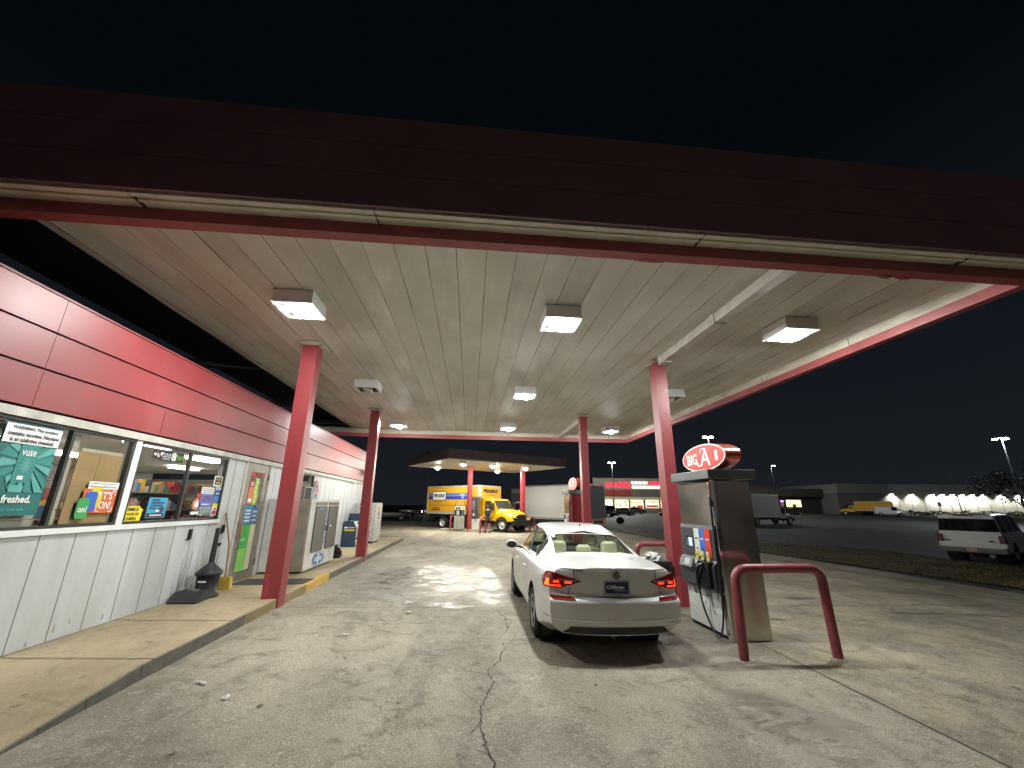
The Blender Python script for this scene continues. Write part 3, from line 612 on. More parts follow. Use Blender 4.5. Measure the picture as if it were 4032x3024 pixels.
t = thing('ice_freezer', (-3.80, 10.68, SWZ), 'white two door ice merchandiser with dark panels and blue oval badge', 'ice freezer')
b = MB(); FW = mat('freezer_white', (.70, .69, .66), .4, var=.08, scale=3, dirt=(.4, .36, .3)); FS = mat('freezer_side', (.56, .52, .47), .55, var=.14, scale=3, dirt=(.25, .2, .15))
b.box(-.98, 0, .05, -.03, 2.24, 1.66, FW); b.box(-.58, -.004, .05, -.035, 0.0, 1.65, FS); b.box(-.03, 0, .05, 0, 2.24, 1.66, FW); b.box(-.9, .05, 0, -.08, 2.2, .05, BLK)
bevel(b.build('cabinet', t), .012)
FM_ = Matrix.Translation((0, 0, 0)) @ WM
for k, y0 in enumerate((.34, 1.32)):
    b = MB(); b.box(.002, y0, .42, .03, y0 + .76, 1.50, mat('freezer_door_panel', (.13, .12, .105), .5, var=.15)); b.box(.002, y0 - .02, 1.53, .02, y0 + .78, 1.60, mat('freezer_vent', (.25, .2, .15), .6)); d = b.build('freezer_door', t)
    b = MB(); yy = y0 + (.70 if k == 0 else .04); b.tube([(.03, yy, .88), (.08, yy, .9), (.08, yy, 1.0), (.03, yy, 1.02)], .012, BLK if k == 0 else CHR, 8); b.build('handle', d)
b = MB(); bm_ = mat('badge_blue', (.03, .16, .50), .4)
b.ell(.95, .225, .42, .155, .006, bm_, WM); b.ell(.95, .225, .40, .14, .008, WHT, WM); b.ell(.95, .225, .385, .128, .010, bm_, WM); b.rect(.70, .18, .1 + 1.1, .27, .012, WHT, WM); b.rect(.9, .1, 1.0, .35, .011, WHT, WM); b.text('Home City Ice', .73, .20, 1.17, .25, .014, bm_, WM, bold=.02); b.build('badge', t)
for ch, v in (('I', 1.2), ('C', .90), ('E', .58)):
    b = MB(); b.text(ch, 1.14 if ch != 'I' else 1.19, v, 1.27 if ch != 'I' else 1.22, v + .26, .008, mat('badge_blue_light', (.08, .22, .55), .4), WM, bold=.03); b.build('letter', t)
b = MB(); b.rect(.55, 1.40, .75, 1.46, .034, mat('badge_blue_light', (.08, .22, .55), .4), WM); b.build('sticker', t); b = MB(); b.rect(.06, 1.48, .16, 1.62, .006, mat('poster_pale', (.5, .55, .6), .5), WM)
b.build('sticker', t)

def news(y, x0, x1, h, lab, red=False):
    t = thing('newspaper_box', (x1, y, SWZ), lab, 'newspaper box', group='newspaper boxes beside the store wall'); NB = mat('navy_box', (.025, .055, .10), .4, var=.15)
    b = MB(); w = x1 - x0; b.prism([(-w, 0), (0, 0), (0, h * .74), (-.12, h), (-w, h)], 0, .48, NB if not red else mat('red_box', (.45, .03, .05), .4), frame((0, .0, 0), (1, 0, 0), (0, 0, 1)) @ Matrix.Scale(-1, 4, (0, 0, 1))); b.build('case', t)
    b = MB(); M_ = frame((-w, -.002, 0), (1, 0, 0), (0, 0, 1)); b.rect(.03, h * .62, w - .05, h * .68, .003, mat('poster_yellow2', (.7, .5, .03), .4), M_); b.rect(.04, h * .72, .16, h * .78, .003, WINK, M_); b.rect(.2, h * .73, w - .06, h * .77, .003, mat('poster_pale', (.5, .55, .6), .5), M_)
    M2 = frame((.003, 0, 0), (0, 1, 0), (0, 0, 1)); b.rect(.05, .35, .4, .68, .0, mat('box_window', (.35, .36, .34), .3), M2); b.rect(.08, .18, .3, .24, .002, WINK, M2); b.rect(.08, .08, .3, .14, .002, mat('poster_yellow2', (.7, .5, .03), .4), M2); b.build('label_panel', t)
news(17.0, -4.76, -4.28, .93, 'front dark blue newspaper box with a yellow stripe on its side')
news(17.65, -4.74, -4.26, 1.2, 'taller dark blue newspaper box behind the yellow striped one')
news(18.05, -4.74, -4.2, 1.02, 'red newspaper box half hidden by the second column', red=True)

t = thing('propane_cage', (-3.93, 18.5, SWZ), 'tall pale steel exchange locker with punched holes beside the second column', 'gas locker')
b = MB(); CG = mat('locker_steel', (.55, .54, .50), .45, .2, var=.12); b.box(-.85, 0, .08, 0, 1.25, 1.62, CG); b.box(-.8, .1, 0, -.05, 1.2, .08, BLK); b.build('cabinet', t)
b = MB()
for i in range(7):
    for k in range(16):
        if (i + k) % 2 == 0 and k not in (5, 10): b.cyl((-.78 + i * .12, -.001, .2 + k * .09), (-.78 + i * .12, -.004, .2 + k * .09), .019, .019, BLK, 8)
tag(b.build('punched_holes', t), kind='stuff')
b = MB(); b.rect(.08, .95, 1.1, 1.58, .006, mat('locker_placard', (.66, .60, .50), .5), WM); b.ell(.6, 1.40, .22, .10, .009, mat('locker_orange', (.6, .3, .1), .5), WM); b.ell(.6, 1.17, .25, .12, .009, mat('locker_bluegrey', (.2, .22, .35), .5), WM); b.rect(.3, .97, .95, 1.02, .009, mat('locker_maroon', (.2, .05, .08), .5), WM)
b.build('placard', t)
b = MB()
for k in range(7): b.box(.001, .12, .2 + k * .09, .012, 1.1, .235 + k * .09, CG)
b.cyl((0, .9, .88), (.05, .9, .88), .05, .05, mat('lock_bright', (.8, .8, .78), .3), 12); b.build('louvre', t)
b = MB(); random.seed(4)
for k in range(14):
    a = random.uniform(0, 6.28); r = random.uniform(.02, .11); b.mesh([(r * math.cos(a) + random.gauss(0, .07), r * math.sin(a) + random.gauss(0, .07), random.uniform(.0, .33)) for _ in range(4)], [(0, 1, 2), (0, 2, 3), (1, 2, 3), (0, 1, 3)], mat('shiny_black_bag', (.01, .01, .012), .15, var=0))
b.lathe([(.0, 0), (.13, .0), (.16, .1), (.12, .24), (.05, .3), (.07, .36), (0, .38)], MATS['shiny_black_bag'], n=12)
o = b.build('rubbish_bag', loc=(-3.98, 13.75, SWZ)); tag(o, 'shiny black rubbish bag on the walk behind the ice freezer', 'bag')

# ash receptacle, base pad, broom, mat
t = thing('smokers_post', (-4.50, 8.28, SWZ), 'black cone topped cigarette receptacle with tall neck by the wall', 'ash bin')
b = MB(); AB = mat('ash_bin_black', (.022, .023, .024), .55, var=.2)
b.lathe([(0, 0), (.20, 0), (.20, .03), (.155, .04), (.175, .34), (.205, .36), (.205, .40), (.16, .44), (.06, .53), (.045, .56)], AB, n=20); b.build('bucket', t)
b = MB(); b.cyl((0, 0, .54), (0, 0, 1.08), .047, .037, AB, 14); b.lathe([(.04, 1.08), (.044, 1.1), (.03, 1.13), (0, 1.135)], AB, n=14); b.build('neck', t)
b = MB(); b.text('DESIGN', -.05, 0, .07, .03, 0, WINK, frame((.13, -.112, .26), (.78, .62, 0), (0, 0, 1))) if False else b.rect(-.06, 0, .07, .028, 0, WINK, frame((.0, -.172, .25), (1, 0, 0), (0, 0, 1))); b.build('sticker', t)
b = MB(); b.prism([(0, 0), (.55, .02), (.55, .05), (.42, .15), (.16, .15), (.0, .03)], -.22, .22, AB, frame((0, 0, 0), (0, 1, 0), (0, 0, 1))); b.box(-.06, .2, .15, .06, .32, .17, mat('pad_rust', (.14, .11, .08), .7)); bevel(b, .01) if False else None
o = b.build('sign_base', loc=(-4.53, 7.72, SWZ)); tag(o, 'low black plastic sign base lying on the walk beside the ash bin', 'sign base')
t = thing('push_broom', (-4.55, 8.93, SWZ), 'yellow and black broom head with thin brown handle leaning on the wall', 'broom')
b = MB(); b.tube([(0, 0, .2), (-.05, .0, .8), (-.22, .02, 1.36)], .013, mat('broom_wood', (.30, .15, .06), .6)); b.build('handle', t)
b = MB(); b.prism([(-.13, 0), (.13, 0), (.10, .22), (-.10, .22)], -.05, .05, mat('broom_bristle', (.60, .42, .05), .8, var=.3, scale=30, dirt=(.1, .09, .05)), frame((0, 0, 0), (1, 0, 0), (0, 0, 1))); b.build('brush', t)
b = MB(); b.box(-.12, -.5, 0, .02, .3, .1, mat('dark_green_dustpan', (.012, .03, .024), .5)); o = b.build('dust_pan', loc=(-4.66, 8.9, SWZ)); tag(o, 'dark green dust pan lying between the ash bin and the broom', 'dust pan')
for i, (y, z, h) in enumerate(((7.98, 1.1, .16), (8.95, 1.15, .14), (8.93, .92, .04))):
    b = MB(); b.box(0, -.02, 0, .05, .02, h, BLK); b.box(0, -.05, -.02, .03, .02, 0, BLK); o = b.build('wall_hook', loc=(WX, y, z - .0)); tag(o, ('black hook on the white wall left of the ash bin neck', 'upper black hook holding the broom handle', 'lower small black hook behind the broom handle')[i], 'hook', 'black hooks on the wall')
b = MB(); b.box(0, 0, 0, 1.38, .62, .012, mat('door_mat_rubber', (.06, .06, .058), .85, var=.3, scale=20, bump=.3)); o = b.build('door_mat', loc=(-4.66, 9.38, SWZ + .004)); tag(o, 'dark grey rubber mat on the walk before the glass door', 'mat')

# ================================================================== CANOPY
CZ = 4.82
CEIL = mat('soffit_panel', (.72, .73, .665), .60, var=.10, scale=.9, dirt=(.36, .33, .26), bump=.05, bscale=1.3, stretch=(1, .35, 1))
CEIL2 = mat('soffit_panel_worn', (.68, .69, .62), .58, var=.14, scale=1.2, dirt=(.30, .27, .20), bump=.05, bscale=1.1, stretch=(1, .35, 1))
TRIM = mat('soffit_trim', (.66, .62, .53), .5, var=.14, scale=3, dirt=(.3, .25, .16), stretch=(.5, .5, 2))
cn = thing('fuel_canopy', (0, 11, 0), 'large red edged fuel canopy with white plank ceiling over the pump lane', 'canopy')
b = MB(); x = -5.12; random.seed(12); seam = mat('soffit_seam', (.10, .09, .07), .9, var=0)
ends = [-5.12 + (7.04 + 5.12) * i / 31. for i in range(32)]
x = -.29
xs = sorted([-.29 + .392 * k for k in range(-12, 19) if -5.12 < -.29 + .392 * k < 7.04] + [-5.12, 7.04])
for i in range(len(xs) - 1):
    dz = random.uniform(-.0018, .0018); sg = .5
    n = 56; a, c = xs[i] + .0035, xs[i + 1] - .0035
    ph = random.uniform(0, 6.28)
    vs = []; 
    for j in range(n + 1):
        y = -6.7 + 13.7 * j / n; w = .008 * abs(math.sin(j * .14 + .3)) ** .6 + .003 * math.sin(j * .67 + ph)
        vs += [(a, y, CZ + dz + w), ((a + c) / 2, y, CZ + dz + w + .004), (c, y, CZ + dz + w)]
    fs = []
    for j in range(n):
        for q in (0, 1): fs.append((j * 3 + q, (j + 1) * 3 + q, (j + 1) * 3 + q + 1, j * 3 + q + 1))
    b.mesh(vs, fs, CEIL if random.random() < .6 else CEIL2, None, True)
for x in xs[1:-1]: b.box(x - .0055, -6.7, CZ + .008, x + .0055, 7.0, CZ + .012, seam)
b.box(-5.12, -6.68, CZ + .03, 7.0, 6.98, CZ + .06, seam)
b.build('ceiling', cn)
yf0, yf1 = -6.97, 7.0     # inner front lip / inner back lip (local y; world 4.03, 18.0)
b = MB()
LIP = .135
# white upper band and red channel round the edge
xr = 7.04; xl = -7.5
b.box(xl, yf1, 4.655, xr + .012, yf1 + LIP, 4.90, TRIM); b.box(xr, yf0 - .02, 4.655, xr + LIP, yf1 + LIP, 4.90, TRIM)
b.box(xl, yf0 - LIP + .02, 4.66, xr - .002, yf0, 4.9, TRIM)
for x in (-5.6, -3.2, -.8, 1.6, 4.0, 6.2): b.box(x, yf1 - .006, 4.66, x + .012, yf1, 4.80, seam)
for y in (-4.5, -2.1, .4, 2.8, 5.2): b.box(xr - .004, y, 4.66, xr, y + .012, 4.80, seam)
b.build('edge_trim', cn)
b = MB(); RLIP = mat('lip_red_paint', (.34, .075, .085), .45, var=.2, scale=2, dirt=(.2, .06, .05))
b.box(xl, yf1 - .012, 4.50, xr + .03, yf1 + LIP + .01, 4.652, RLIP); b.box(xr - .012, yf0 - LIP, 4.50, xr + LIP + .01, yf1 + LIP + .01, 4.651, RLIP)
b.box(xl, yf0 - LIP, 4.50, xr + LIP, yf0 + .012, 4.6515, RLIP)
for (x, w, d) in ((1.85, .35, .012), (5.0, .2, .02), (5.25, .22, .018)): b.prism([(0, 0), (w, 0), (w * .7, -d), (w * .3, -d * .7)], -.03, .02, RLIP, frame((x, yf0, 4.502), (1, 0, 0), (0, 0, 1)))
b.build('red_lip', cn)
# outer fascia, hung further out: gutter soffit and three tall boards
GUT = mat('gutter_white', (.85, .80, .71), .5, var=.14, scale=3, dirt=(.4, .34, .24), stretch=(.5, .5, 2)); b = MB(); FO = .27; zb = 4.62; zt = 5.80
y0 = yf0 - LIP - FO; y1 = yf1 + LIP + FO; x1 = xr + LIP + FO
b.box(xl, y0 + .06, zb + .02, x1 - .05, yf0 - LIP, zb + .07, GUT); b.box(xl, y0 + .02, zb - .012, x1 - .02, y0 + .075, zb + .06, GUT); b.box(xl, y0 + .13, zb - .002, x1 - .1, y0 + .17, zb + .02, GUT)
b.box(xl, yf1 + LIP, zb + .02, x1 - .05, y1 - .06, zb + .07, GUT); b.box(xr + LIP, yf0 - LIP, zb + .021, x1 - .06, yf1 + LIP, zb + .071, GUT)
for x in (-3.45, -1.1, 2.5, 5.9): b.box(x, y0 + .018, zb - .016, x + .008, yf0 - LIP - .02, zb + .02, seam)
b.build('gutter', cn)
b = MB(); zz = [zb + .005, zb + .405, zb + .80, zt]
for k in range(3):
    a, c = zz[k] + .004, zz[k + 1] - .004
    b.box(xl, y0 - .03, a, x1 + .03, y0, c, REDD); b.box(xl, y1, a, x1 + .03, y1 + .03, c, REDD); b.box(x1, y0 + .001, a, x1 + .03, y1 - .001, c, REDD)
b.box(xl, y0 + .001, zb + .05, x1 - .001, y0 + .03, zt - .02, GAP); b.box(xl, y1 - .03, zb + .05, x1 - .001, y1 - .001, zt - .02, GAP); b.box(x1 - .03, y0 + .03, zb + .05, x1 - .001, y1 - .03, zt - .02, GAP)
b.box(xl, y0 + .05, zt - .35, x1 - .05, y1 - .05, zt - .30, DGR)
b.build('fascia', cn)
b = MB(); b.box(3.96, yf0 + .05, 4.66, 4.13, -3.05, CZ, OFFW); b.box(3.945, -5.15, 4.64, 4.145, -5.02, CZ, OFFW); b.box(3.945, -3.25, 4.64, 4.145, -3.05, CZ, OFFW)
b.build('conduit_beam', cn); b = MB(); b.box(3.90, 3.22, 4.66, 4.06, yf1, CZ, OFFW); b.build('conduit_beam', cn)
for y in (-1, 3.2, 6.2):
    b = MB(); b.box(-7.4, y, 4.89, -5.2, y + .1, 5.05, mat('dull_girder', (.12, .12, .12), .7, var=.3)); b.box(-7.4, y - .03, 4.87, -5.2, y + .13, 4.892, MATS['dull_girder']); b.build('girder', cn)
def column(x, y, zb, w=.29, d=.28, flip=False):
    b = MB(); b.box(x, y, zb, x + w, y + d, CZ - .02, REDC); b.box(x + .012, y - .006, zb + .02, x + .10, y, zb + .55, mat('column_touch_up', (.36, .05, .06), .5, var=.2))
    if flip: b.box(x - .006, y + .02, zb + .0, x + w + .006, y + d + .006, zb + .03, mat('chipped_paint', (.35, .28, .24), .8, var=.4, scale=20))
    bevel(b.build('column', cn), .016, 2)
    c = MB(); c.box(x - .09, y - .09 - 11 * 0, CZ - .035, x + w + .09, y + d + .09, CZ - .012, OFFW); c.box(x - .04, y - .04, CZ - .05, x + w + .04, y + d + .04, CZ - .034, OFFW); c.build('column_cap', cn)
column(-3.46, 8.02 - 11, -.02); column(-3.46, 13.97 - 11, -.02, d=.26); column(3.97, 8.18 - 11, -.13, w=.25, d=.30, flip=True); column(3.80, 13.95 - 11, -.13, w=.26, flip=True)

LENS = glow('lit_prismatic_lens', (.965, 1., .955), 1050.)
LENSC = mat('unlit_lens', (.6, .6, .58), .2, var=.05)
def canopy_light(x, y, on, lab, z=CZ, s=.29, es=None):
    t = thing('canopy_light', (x, y, z), lab, 'ceiling light', group='square lights under the fuel canopy' if z == CZ else 'lights under the far canopy')
    b = MB(); b.box(-s, -s, -.188, s, s, .0, WHT); b.box(-s - .012, -s - .012, -.215, s + .012, -s + .05, -.188, WHT); b.box(-s - .012, s - .05, -.215, s + .012, s + .012, -.188, WHT); b.box(-s - .012, -s + .05, -.215, -s + .05, s - .05, -.188, WHT); b.box(s - .05, -s + .05, -.215, s + .012, s - .05, -.188, WHT)
    b.build('housing', t)
    b = MB(); b.box(-s + .05, -s + .05, -.191, s - .05, s - .05, -.189, mat('fixture_face', (.018, .018, .018), .7)); b.build('face_plate', t)
    b = MB(); q = s * .38
    b.mesh([(-q, -q, -.192), (q, -q, -.192), (q, q, -.192), (-q, q, -.192), (-q * .72, -q * .72, -.238), (q * .72, -q * .72, -.238), (q * .72, q * .72, -.295), (-q * .72, q * .72, -.238)], [(7, 6, 5, 4), (0, 4, 5, 1), (1, 5, 6, 2), (2, 6, 7, 3), (3, 7, 4, 0)], (es or LENS) if on else LENSC)
    b.build('lens', t); return t
for x, y, on, lab in ((-2.78, 6.12, 1, 'lit square canopy light nearest the first store side column'), (1.40, 6.14, 1, 'lit square canopy light nearest the camera over the middle of the lane'), (5.50, 6.1, 1, 'lit square canopy light nearest the camera right of the hanging white beam'),
        (-2.80, 10.75, 0, 'dead square canopy light between the two store side columns'), (1.40, 10.85, 1, 'lit square canopy light in the middle row above the white car'), (5.50, 10.6, 0, 'dead square canopy light half hidden by the first pump side column'),
        (-2.86, 15.95, 1, 'lit square canopy light in the far row beyond the second store side column'), (1.40, 15.9, 1, 'lit square canopy light in the middle of the far row'), (5.60, 15.95, 1, 'lit square canopy light in the far row at the right corner')):
    canopy_light(x, y, on, lab)

# ================================================================== PUMPS
BEZ = mat('pump_bezel', (.055, .060, .065), .42, var=.15, bump=.05, bscale=80)
SMO = mat('smooth_black', (.01, .01, .011), .25, var=0)
def peeled():
    m = mat('peeling_white_enamel', (.70, .70, .67), .45, var=0); nt = m.node_tree; N = nt.nodes; L = nt.links; bs = N['Principled BSDF']
    tcn = N.new('ShaderNodeTexCoord'); n = N.new('ShaderNodeTexNoise'); n.inputs['Scale'].default_value = 5.5; n.inputs['Detail'].default_value = 9; n.inputs['Roughness'].default_value = .7
    mp = N.new('ShaderNodeMapping'); mp.inputs['Scale'].default_value = (1, 1.6, .7); L.new(tcn.outputs['Object'], mp.inputs[0]); L.new(mp.outputs[0], n.inputs['Vector'])
    sp = N.new('ShaderNodeSeparateXYZ'); L.new(tcn.outputs['Object'], sp.inputs[0]); mr = N.new('ShaderNodeMapRange'); mr.inputs['From Min'].default_value = 0.0; mr.inputs['From Max'].default_value = .65; mr.inputs['To Min'].default_value = -.16; mr.inputs['To Max'].default_value = .10; L.new(sp.outputs['Z'], mr.inputs[0])
    ad = N.new('ShaderNodeMath'); ad.operation = 'ADD'; L.new(n.outputs['Fac'], ad.inputs[0]); L.new(mr.outputs[0], ad.inputs[1])
    r = N.new('ShaderNodeValToRGB'); r.color_ramp.elements[0].position = .55; r.color_ramp.elements[0].color = (.70, .70, .67, 1); r.color_ramp.elements[1].position = .565; r.color_ramp.elements[1].color = (.20, .20, .19, 1)
    L.new(ad.outputs[0], r.inputs[0]); L.new(r.outputs[0], bs.inputs['Base Color']); return m
PEEL = peeled()
SIGNR = mat('sign_red_face', (.52, .05, .045), .4, var=.04, emit=(.8, .06, .05), es=.22)
SIGNW = mat('sign_white_edge', (.75, .72, .68), .4, var=.0, emit=(1, .9, .85), es=.18)
SIGNB = mat('sign_copper_shell', (.50, .10, .07), .22, .5, var=.1)
def fuel_pump(x, y, z, num, lab, red=False, hose=True, rz=0):
    t = thing('fuel_pump', (x, y, z), lab, 'fuel pump', rz=rz, group='fuel pumps on the right island')
    w = .31; h = .53        # half depth (x), half length (y); face towards -x
    b = MB(); b.box(-w, -h, .03, w, -h + .045, 2.22, STEEL if not red else mat('pump_maroon', (.20, .02, .025), .3, .2, var=.1)); b.box(-w, h - .045, .03, w, h, 2.22, STEEL); b.box(-w - .008, -h - .004, .03, -w + .05, -h + .06, 2.24, CHR); b.box(-w + .05, -h + .045, .03, w - .05, h - .045, 2.2, DGR)
    b.box(-w + .02, -h + .02, .0, w - .02, h - .02, .05, mat('pump_plinth', (.12, .11, .10), .7))
    bevel(b.build('cabinet', t), .008)
    # gently dented stainless door above the bezel
    b = MB(); n = 12; vs = []; 
    for j in range(n + 1):
        for i in range(n + 1):
            u, v = i / n, j / n; bu = .012 * math.sin(math.pi * u) * math.sin(math.pi * v) + .004 * math.sin(5 * u + 2 * v); vs.append((-w - .012 - bu, -h + .06 + u * (2 * h - .07), 1.56 + v * .64))
    b.mesh(vs, [(j * (n + 1) + i, (j + 1) * (n + 1) + i, (j + 1) * (n + 1) + i + 1, j * (n + 1) + i + 1) for j in range(n) for i in range(n)], STEEL, None, True)
    b.build('upper_panel', t)
    b = MB(); vs = []
    for j in range(17):
        for i in range(7):
            u, v = i / 6, j / 16; vs.append((-w + .05 + u * (2 * w - .07), -h - .006 - .008 * math.sin(math.pi * u) * math.sin(math.pi * v) - .0035 * math.sin(4.5 * v * math.pi + u * 2), .05 + v * 2.15))
    b.mesh(vs, [(j * 7 + i, j * 7 + i + 1, (j + 1) * 7 + i + 1, (j + 1) * 7 + i) for j in range(16) for i in range(6)], STEEL if not red else MATS['pump_maroon'], None, True); b.build('end_panel', t)
    b = MB(); b.box(-w - .016, -h + .065, .09, -w + .0, h - .02, .66, PEEL); b.build('lower_door', t)
    b = MB(); P = [(-w, .64), (-w - .10, .66), (-w - .115, .98), (-w - .05, 1.06), (-w - .045, 1.50), (-w - .03, 1.555), (-w, 1.555)]
    b.prism(P, 0, 2 * h - .05, BEZ, frame((0, h - .02, 0), (1, 0, 0), (0, 0, 1))); b.build('bezel', t)
    MF = frame((-w - .05, h, 0), (0, -1, 0), (0, 0, 1))   # u from far end towards near end, facing -x
    b = MB(); b.rect(.10, 1.1, .46, 1.50, .006, DGR, MF); b.rect(.22, 1.21, .42, 1.37, .010, SMO, MF); b.build('control_panel', t)
    b = MB(); b.rect(.30, 1.22, .41, 1.35, .016, glow('pump_screen', (.45, .65, .9), .9), MF)
    for k in range(4): b.rect(.25, 1.23 + .03 * k, .265, 1.245 + .03 * k, .016, WINK, MF)
    b.build('screen', t)
    for k, (c, nm) in enumerate((((.62, .62, .58), 'regular_white'), ((.03, .14, .55), 'midgrade_blue'), ((.62, .04, .02), 'premium_red'))):
        u = .47 + k * .155; g = MB(); g.rect(u, 1.09, u + .15, 1.50, .008, mat('grade_' + nm, c, .4, var=.04, emit=c, es=.18), MF); g.rect(u + .03, 1.34, u + .12, 1.36, .011, INK if k == 0 else WINK, MF); g.rect(u + .05, 1.19, u + .1, 1.215, .011, INK, MF); gp = g.build('grade_panel', t)
        g = MB(); g.box(u + .03, 1.05, .012, u + .11, 1.17, .03, mat('grade_button_yellow', (.75, .65, .15), .4), MF); g.text('879193'[k * 2:k * 2 + 2], u + .045, 1.08, u + .095, 1.13, .032, INK, MF); g.build('grade_button', gp)
    b = MB(); M2 = frame((-w - .128, h - .08, .90), (0, -1, 0), (.35, 0, .93)); b.box(0, 0, 0, .38, .15, .03, mat('keypad_tray', (.12, .13, .14), .4), M2); b.rect(.14, .03, .30, .13, .032, mat('keypad_keys', (.45, .46, .46), .4), M2); b.build('keypad', t)
    b = MB(); b.rect(.50, .98, .56, 1.04, .012, WINK, frame((-w - .09, h, 0), (0, -1, 0), (0, 0, 1))); b.build('sticker', t)
    for nm_, side in (('side', -1),):
        b = MB(); X = -w - .12; Y0 = -h + .38
        b.box(X - .05, Y0 - .30, .70, X + .06, Y0 + .0, 1.04, SMO); bt = b.build('nozzle_boot', t)
        b = MB(); b.tube([(X - .04, Y0 + .02, .62), (X - .06, Y0 + .0, .74), (X - .075, Y0 - .03, .88), (X - .07, Y0 - .10, .97), (X - .03, Y0 - .2, 1.03)], [.018, .028, .034, .036, .022], SMO, 10)
        b.tube([(X - .07, Y0 - .02, .80), (X - .11, Y0 - .10, .80), (X - .10, Y0 - .16, .9), (X - .06, Y0 - .15, .98)], .011, SMO, 8); b.box(X - .09, Y0 - .02, .86, X - .03, Y0 + .09, .95, SMO); b.box(X - .075, Y0 - .12, .945, X - .035, Y0 - .02, .985, mat('nozzle_silver', (.6, .6, .58), .25, .8)); b.build('nozzle', t)
        b = MB(); Z = 2.16
        b.cyl((-w - .02, -h + .03, 2.2), (-w - .03, -h + .035, 1.98), .022, .022, CHR, 10); b.cyl((-w - .03, -h + .035, 1.93), (-w - .03, -h + .035, 1.84), .028, .028, BLK, 10)
        pts = [(-w - .03, -h + .04, 2.0), (-w - .035, -h + .05, 1.6), (-w - .045, -h + .03, 1.2), (-w - .07, -h - .02, .8), (-w - .10, -h - .05, .4), (-w - .12, -h + .0, .16), (-w - .11, -h + .11, .06), (-w - .11, -h + .24, .12), (-w - .13, -h + .36, .32), (-w - .15, -h + .40, .50), (-w - .16, -h + .40, .64)]
        sm = []
        for i in range(len(pts) - 1):
            p0, p1, p2, p3 = [Vector(pts[max(0, min(len(pts) - 1, i + k))]) for k in (-1, 0, 1, 2)]
            for q in range(4):
                s = q / 4; sm.append(.5 * ((2 * p1) + (p2 - p0) * s + (2 * p0 - 5 * p1 + 4 * p2 - p3) * s * s + (3 * p1 - p0 - 3 * p2 + p3) * s ** 3))
        sm.append(Vector(pts[-1])); b.tube(sm, .0135, mat('hose_black', (.012, .012, .013), .4, var=.1), 10); b.build('hose', t)
    b = MB(); b.box(-w - .09, -h - .08, 2.25, w + .07, h + .06, 2.39, mat('pump_hood', (.17, .18, .18), .35, .4, var=.1)); bevel(b.build('hood', t), .008)
    s = thing('pump_sign', (x + .02, y, z + 2.40), 'oval red sign reading BIG A %s on top of the %s pump' % (num, {'1': 'nearest', '3': 'middle'}[num]), 'sign', group='oval pump top signs')
    b = MB(); n = 48; rx, rz_ = .66, .225; OV = [(rx * math.cos(2 * math.pi * i / n), .23 + rz_ * math.sin(2 * math.pi * i / n)) for i in range(n)]
    M3 = frame((-.115, 0, 0), (0, -1, 0), (0, 0, 1)); b.prism(OV, -.26, 0, SIGNB, M3, True); b.build('shell', s)
    b = MB(); b.poly([(px, pz, .004) for px, pz in OV], SIGNW, M3); b.poly([(px * .95, .23 + (pz - .23) * .90, .008) for px, pz in OV], SIGNR, M3)
    LW = mat('sign_letter', (.8, .78, .75), .4, var=0, emit=(1, .95, .92), es=.35)
    b.text('BIG', -.48, .13, -.15, .32, .012, LW, M3, bold=.025)
    
    b.text('A', -.07, .09, .24, .38, .012, LW, M3, bold=.012, shear=.12); b.tube([(-.05, .11, .012), (-.10, .09, .012), (-.14, .12, .012), (-.11, .15, .012)], .012, LW, 6, M3)
    b.tube([(.10, .37, .012), (.03, .38, .012), (-.03, .34, .012), (-.01, .30, .012)], .01, LW, 6, M3)
    b.text(num, .39, .15, .46, .31, .012, LW, M3, bold=.03); b.build('face', s)
    b = MB(); b.box(-.1, -.1, -.01, .1, .1, .03, BLK); b.build('bracket', s)
    return t
fuel_pump(4.01, 6.65, -.125, '1', 'nearest fuel pump of dented stainless steel with white peeling base')
fuel_pump(3.99, 15.75, -.115, '3', 'second fuel pump beyond the far pump side column', red=True)

PIPE = mat('guard_red_paint', (.27, .04, .055), .35, var=.14, scale=5, dirt=(.25, .1, .1), bump=.1, bscale=25)
def hoop(x0, x1, y, ztop, zb, r, lab, rz=0, cx=None):
    t = thing('guard_hoop', ((x0 + x1) / 2, y, zb), lab, 'guard rail', rz=rz, group='red pipe guard hoops'); h = (x1 - x0) / 2; b = MB(); R = .16; P = [(-h - .02, 0, 0)]
    P += [(-h, 0, ztop - R - .1)] + [(-h + R - R * math.cos(a), 0, ztop - R + R * math.sin(a)) for a in rng(0, math.pi / 2, 7)] + [(h - R + R * math.sin(a), 0, ztop - R + R * math.cos(a)) for a in rng(0, math.pi / 2, 7)] + [(h, 0, ztop - R - .1), (h + .02, 0, 0)]
    b.tube(P, r, PIPE, 16); b.build('pipe', t)
    b = MB(); CF = mat('concrete_collar', (.35, .31, .25), .9, var=.3, scale=20)
    for s in (-1, 1): b.lathe([(r + .035, -.03), (r + .03, .012), (r, .022)], CF, (s * (h + .02), 0), 14)
    b.build('collar', t)
hoop(3.42, 4.62, 5.40, 1.045, -.10, .057, 'red pipe hoop guarding the near end of the nearest pump')
hoop(3.72, 4.86, 9.35, 1.02, -.11, .057, 'red pipe hoop behind the first pump side column and trash bin')
t = thing('trash_bin', (3.62, 8.35, -.10), 'black trash bin with white paper heaped on top beside the red column', 'trash bin')
b = MB(); b.prism([(-.24, -.22), (.24, -.22), (.24, .22), (-.24, .22)], 0, .72, BLK); b.prism([(-.28, -.26), (.28, -.26), (.28, .26), (-.28, .26)], .72, .80, BLK); bevel(b.build('bin_body', t), .02)
b = MB(); random.seed(6)
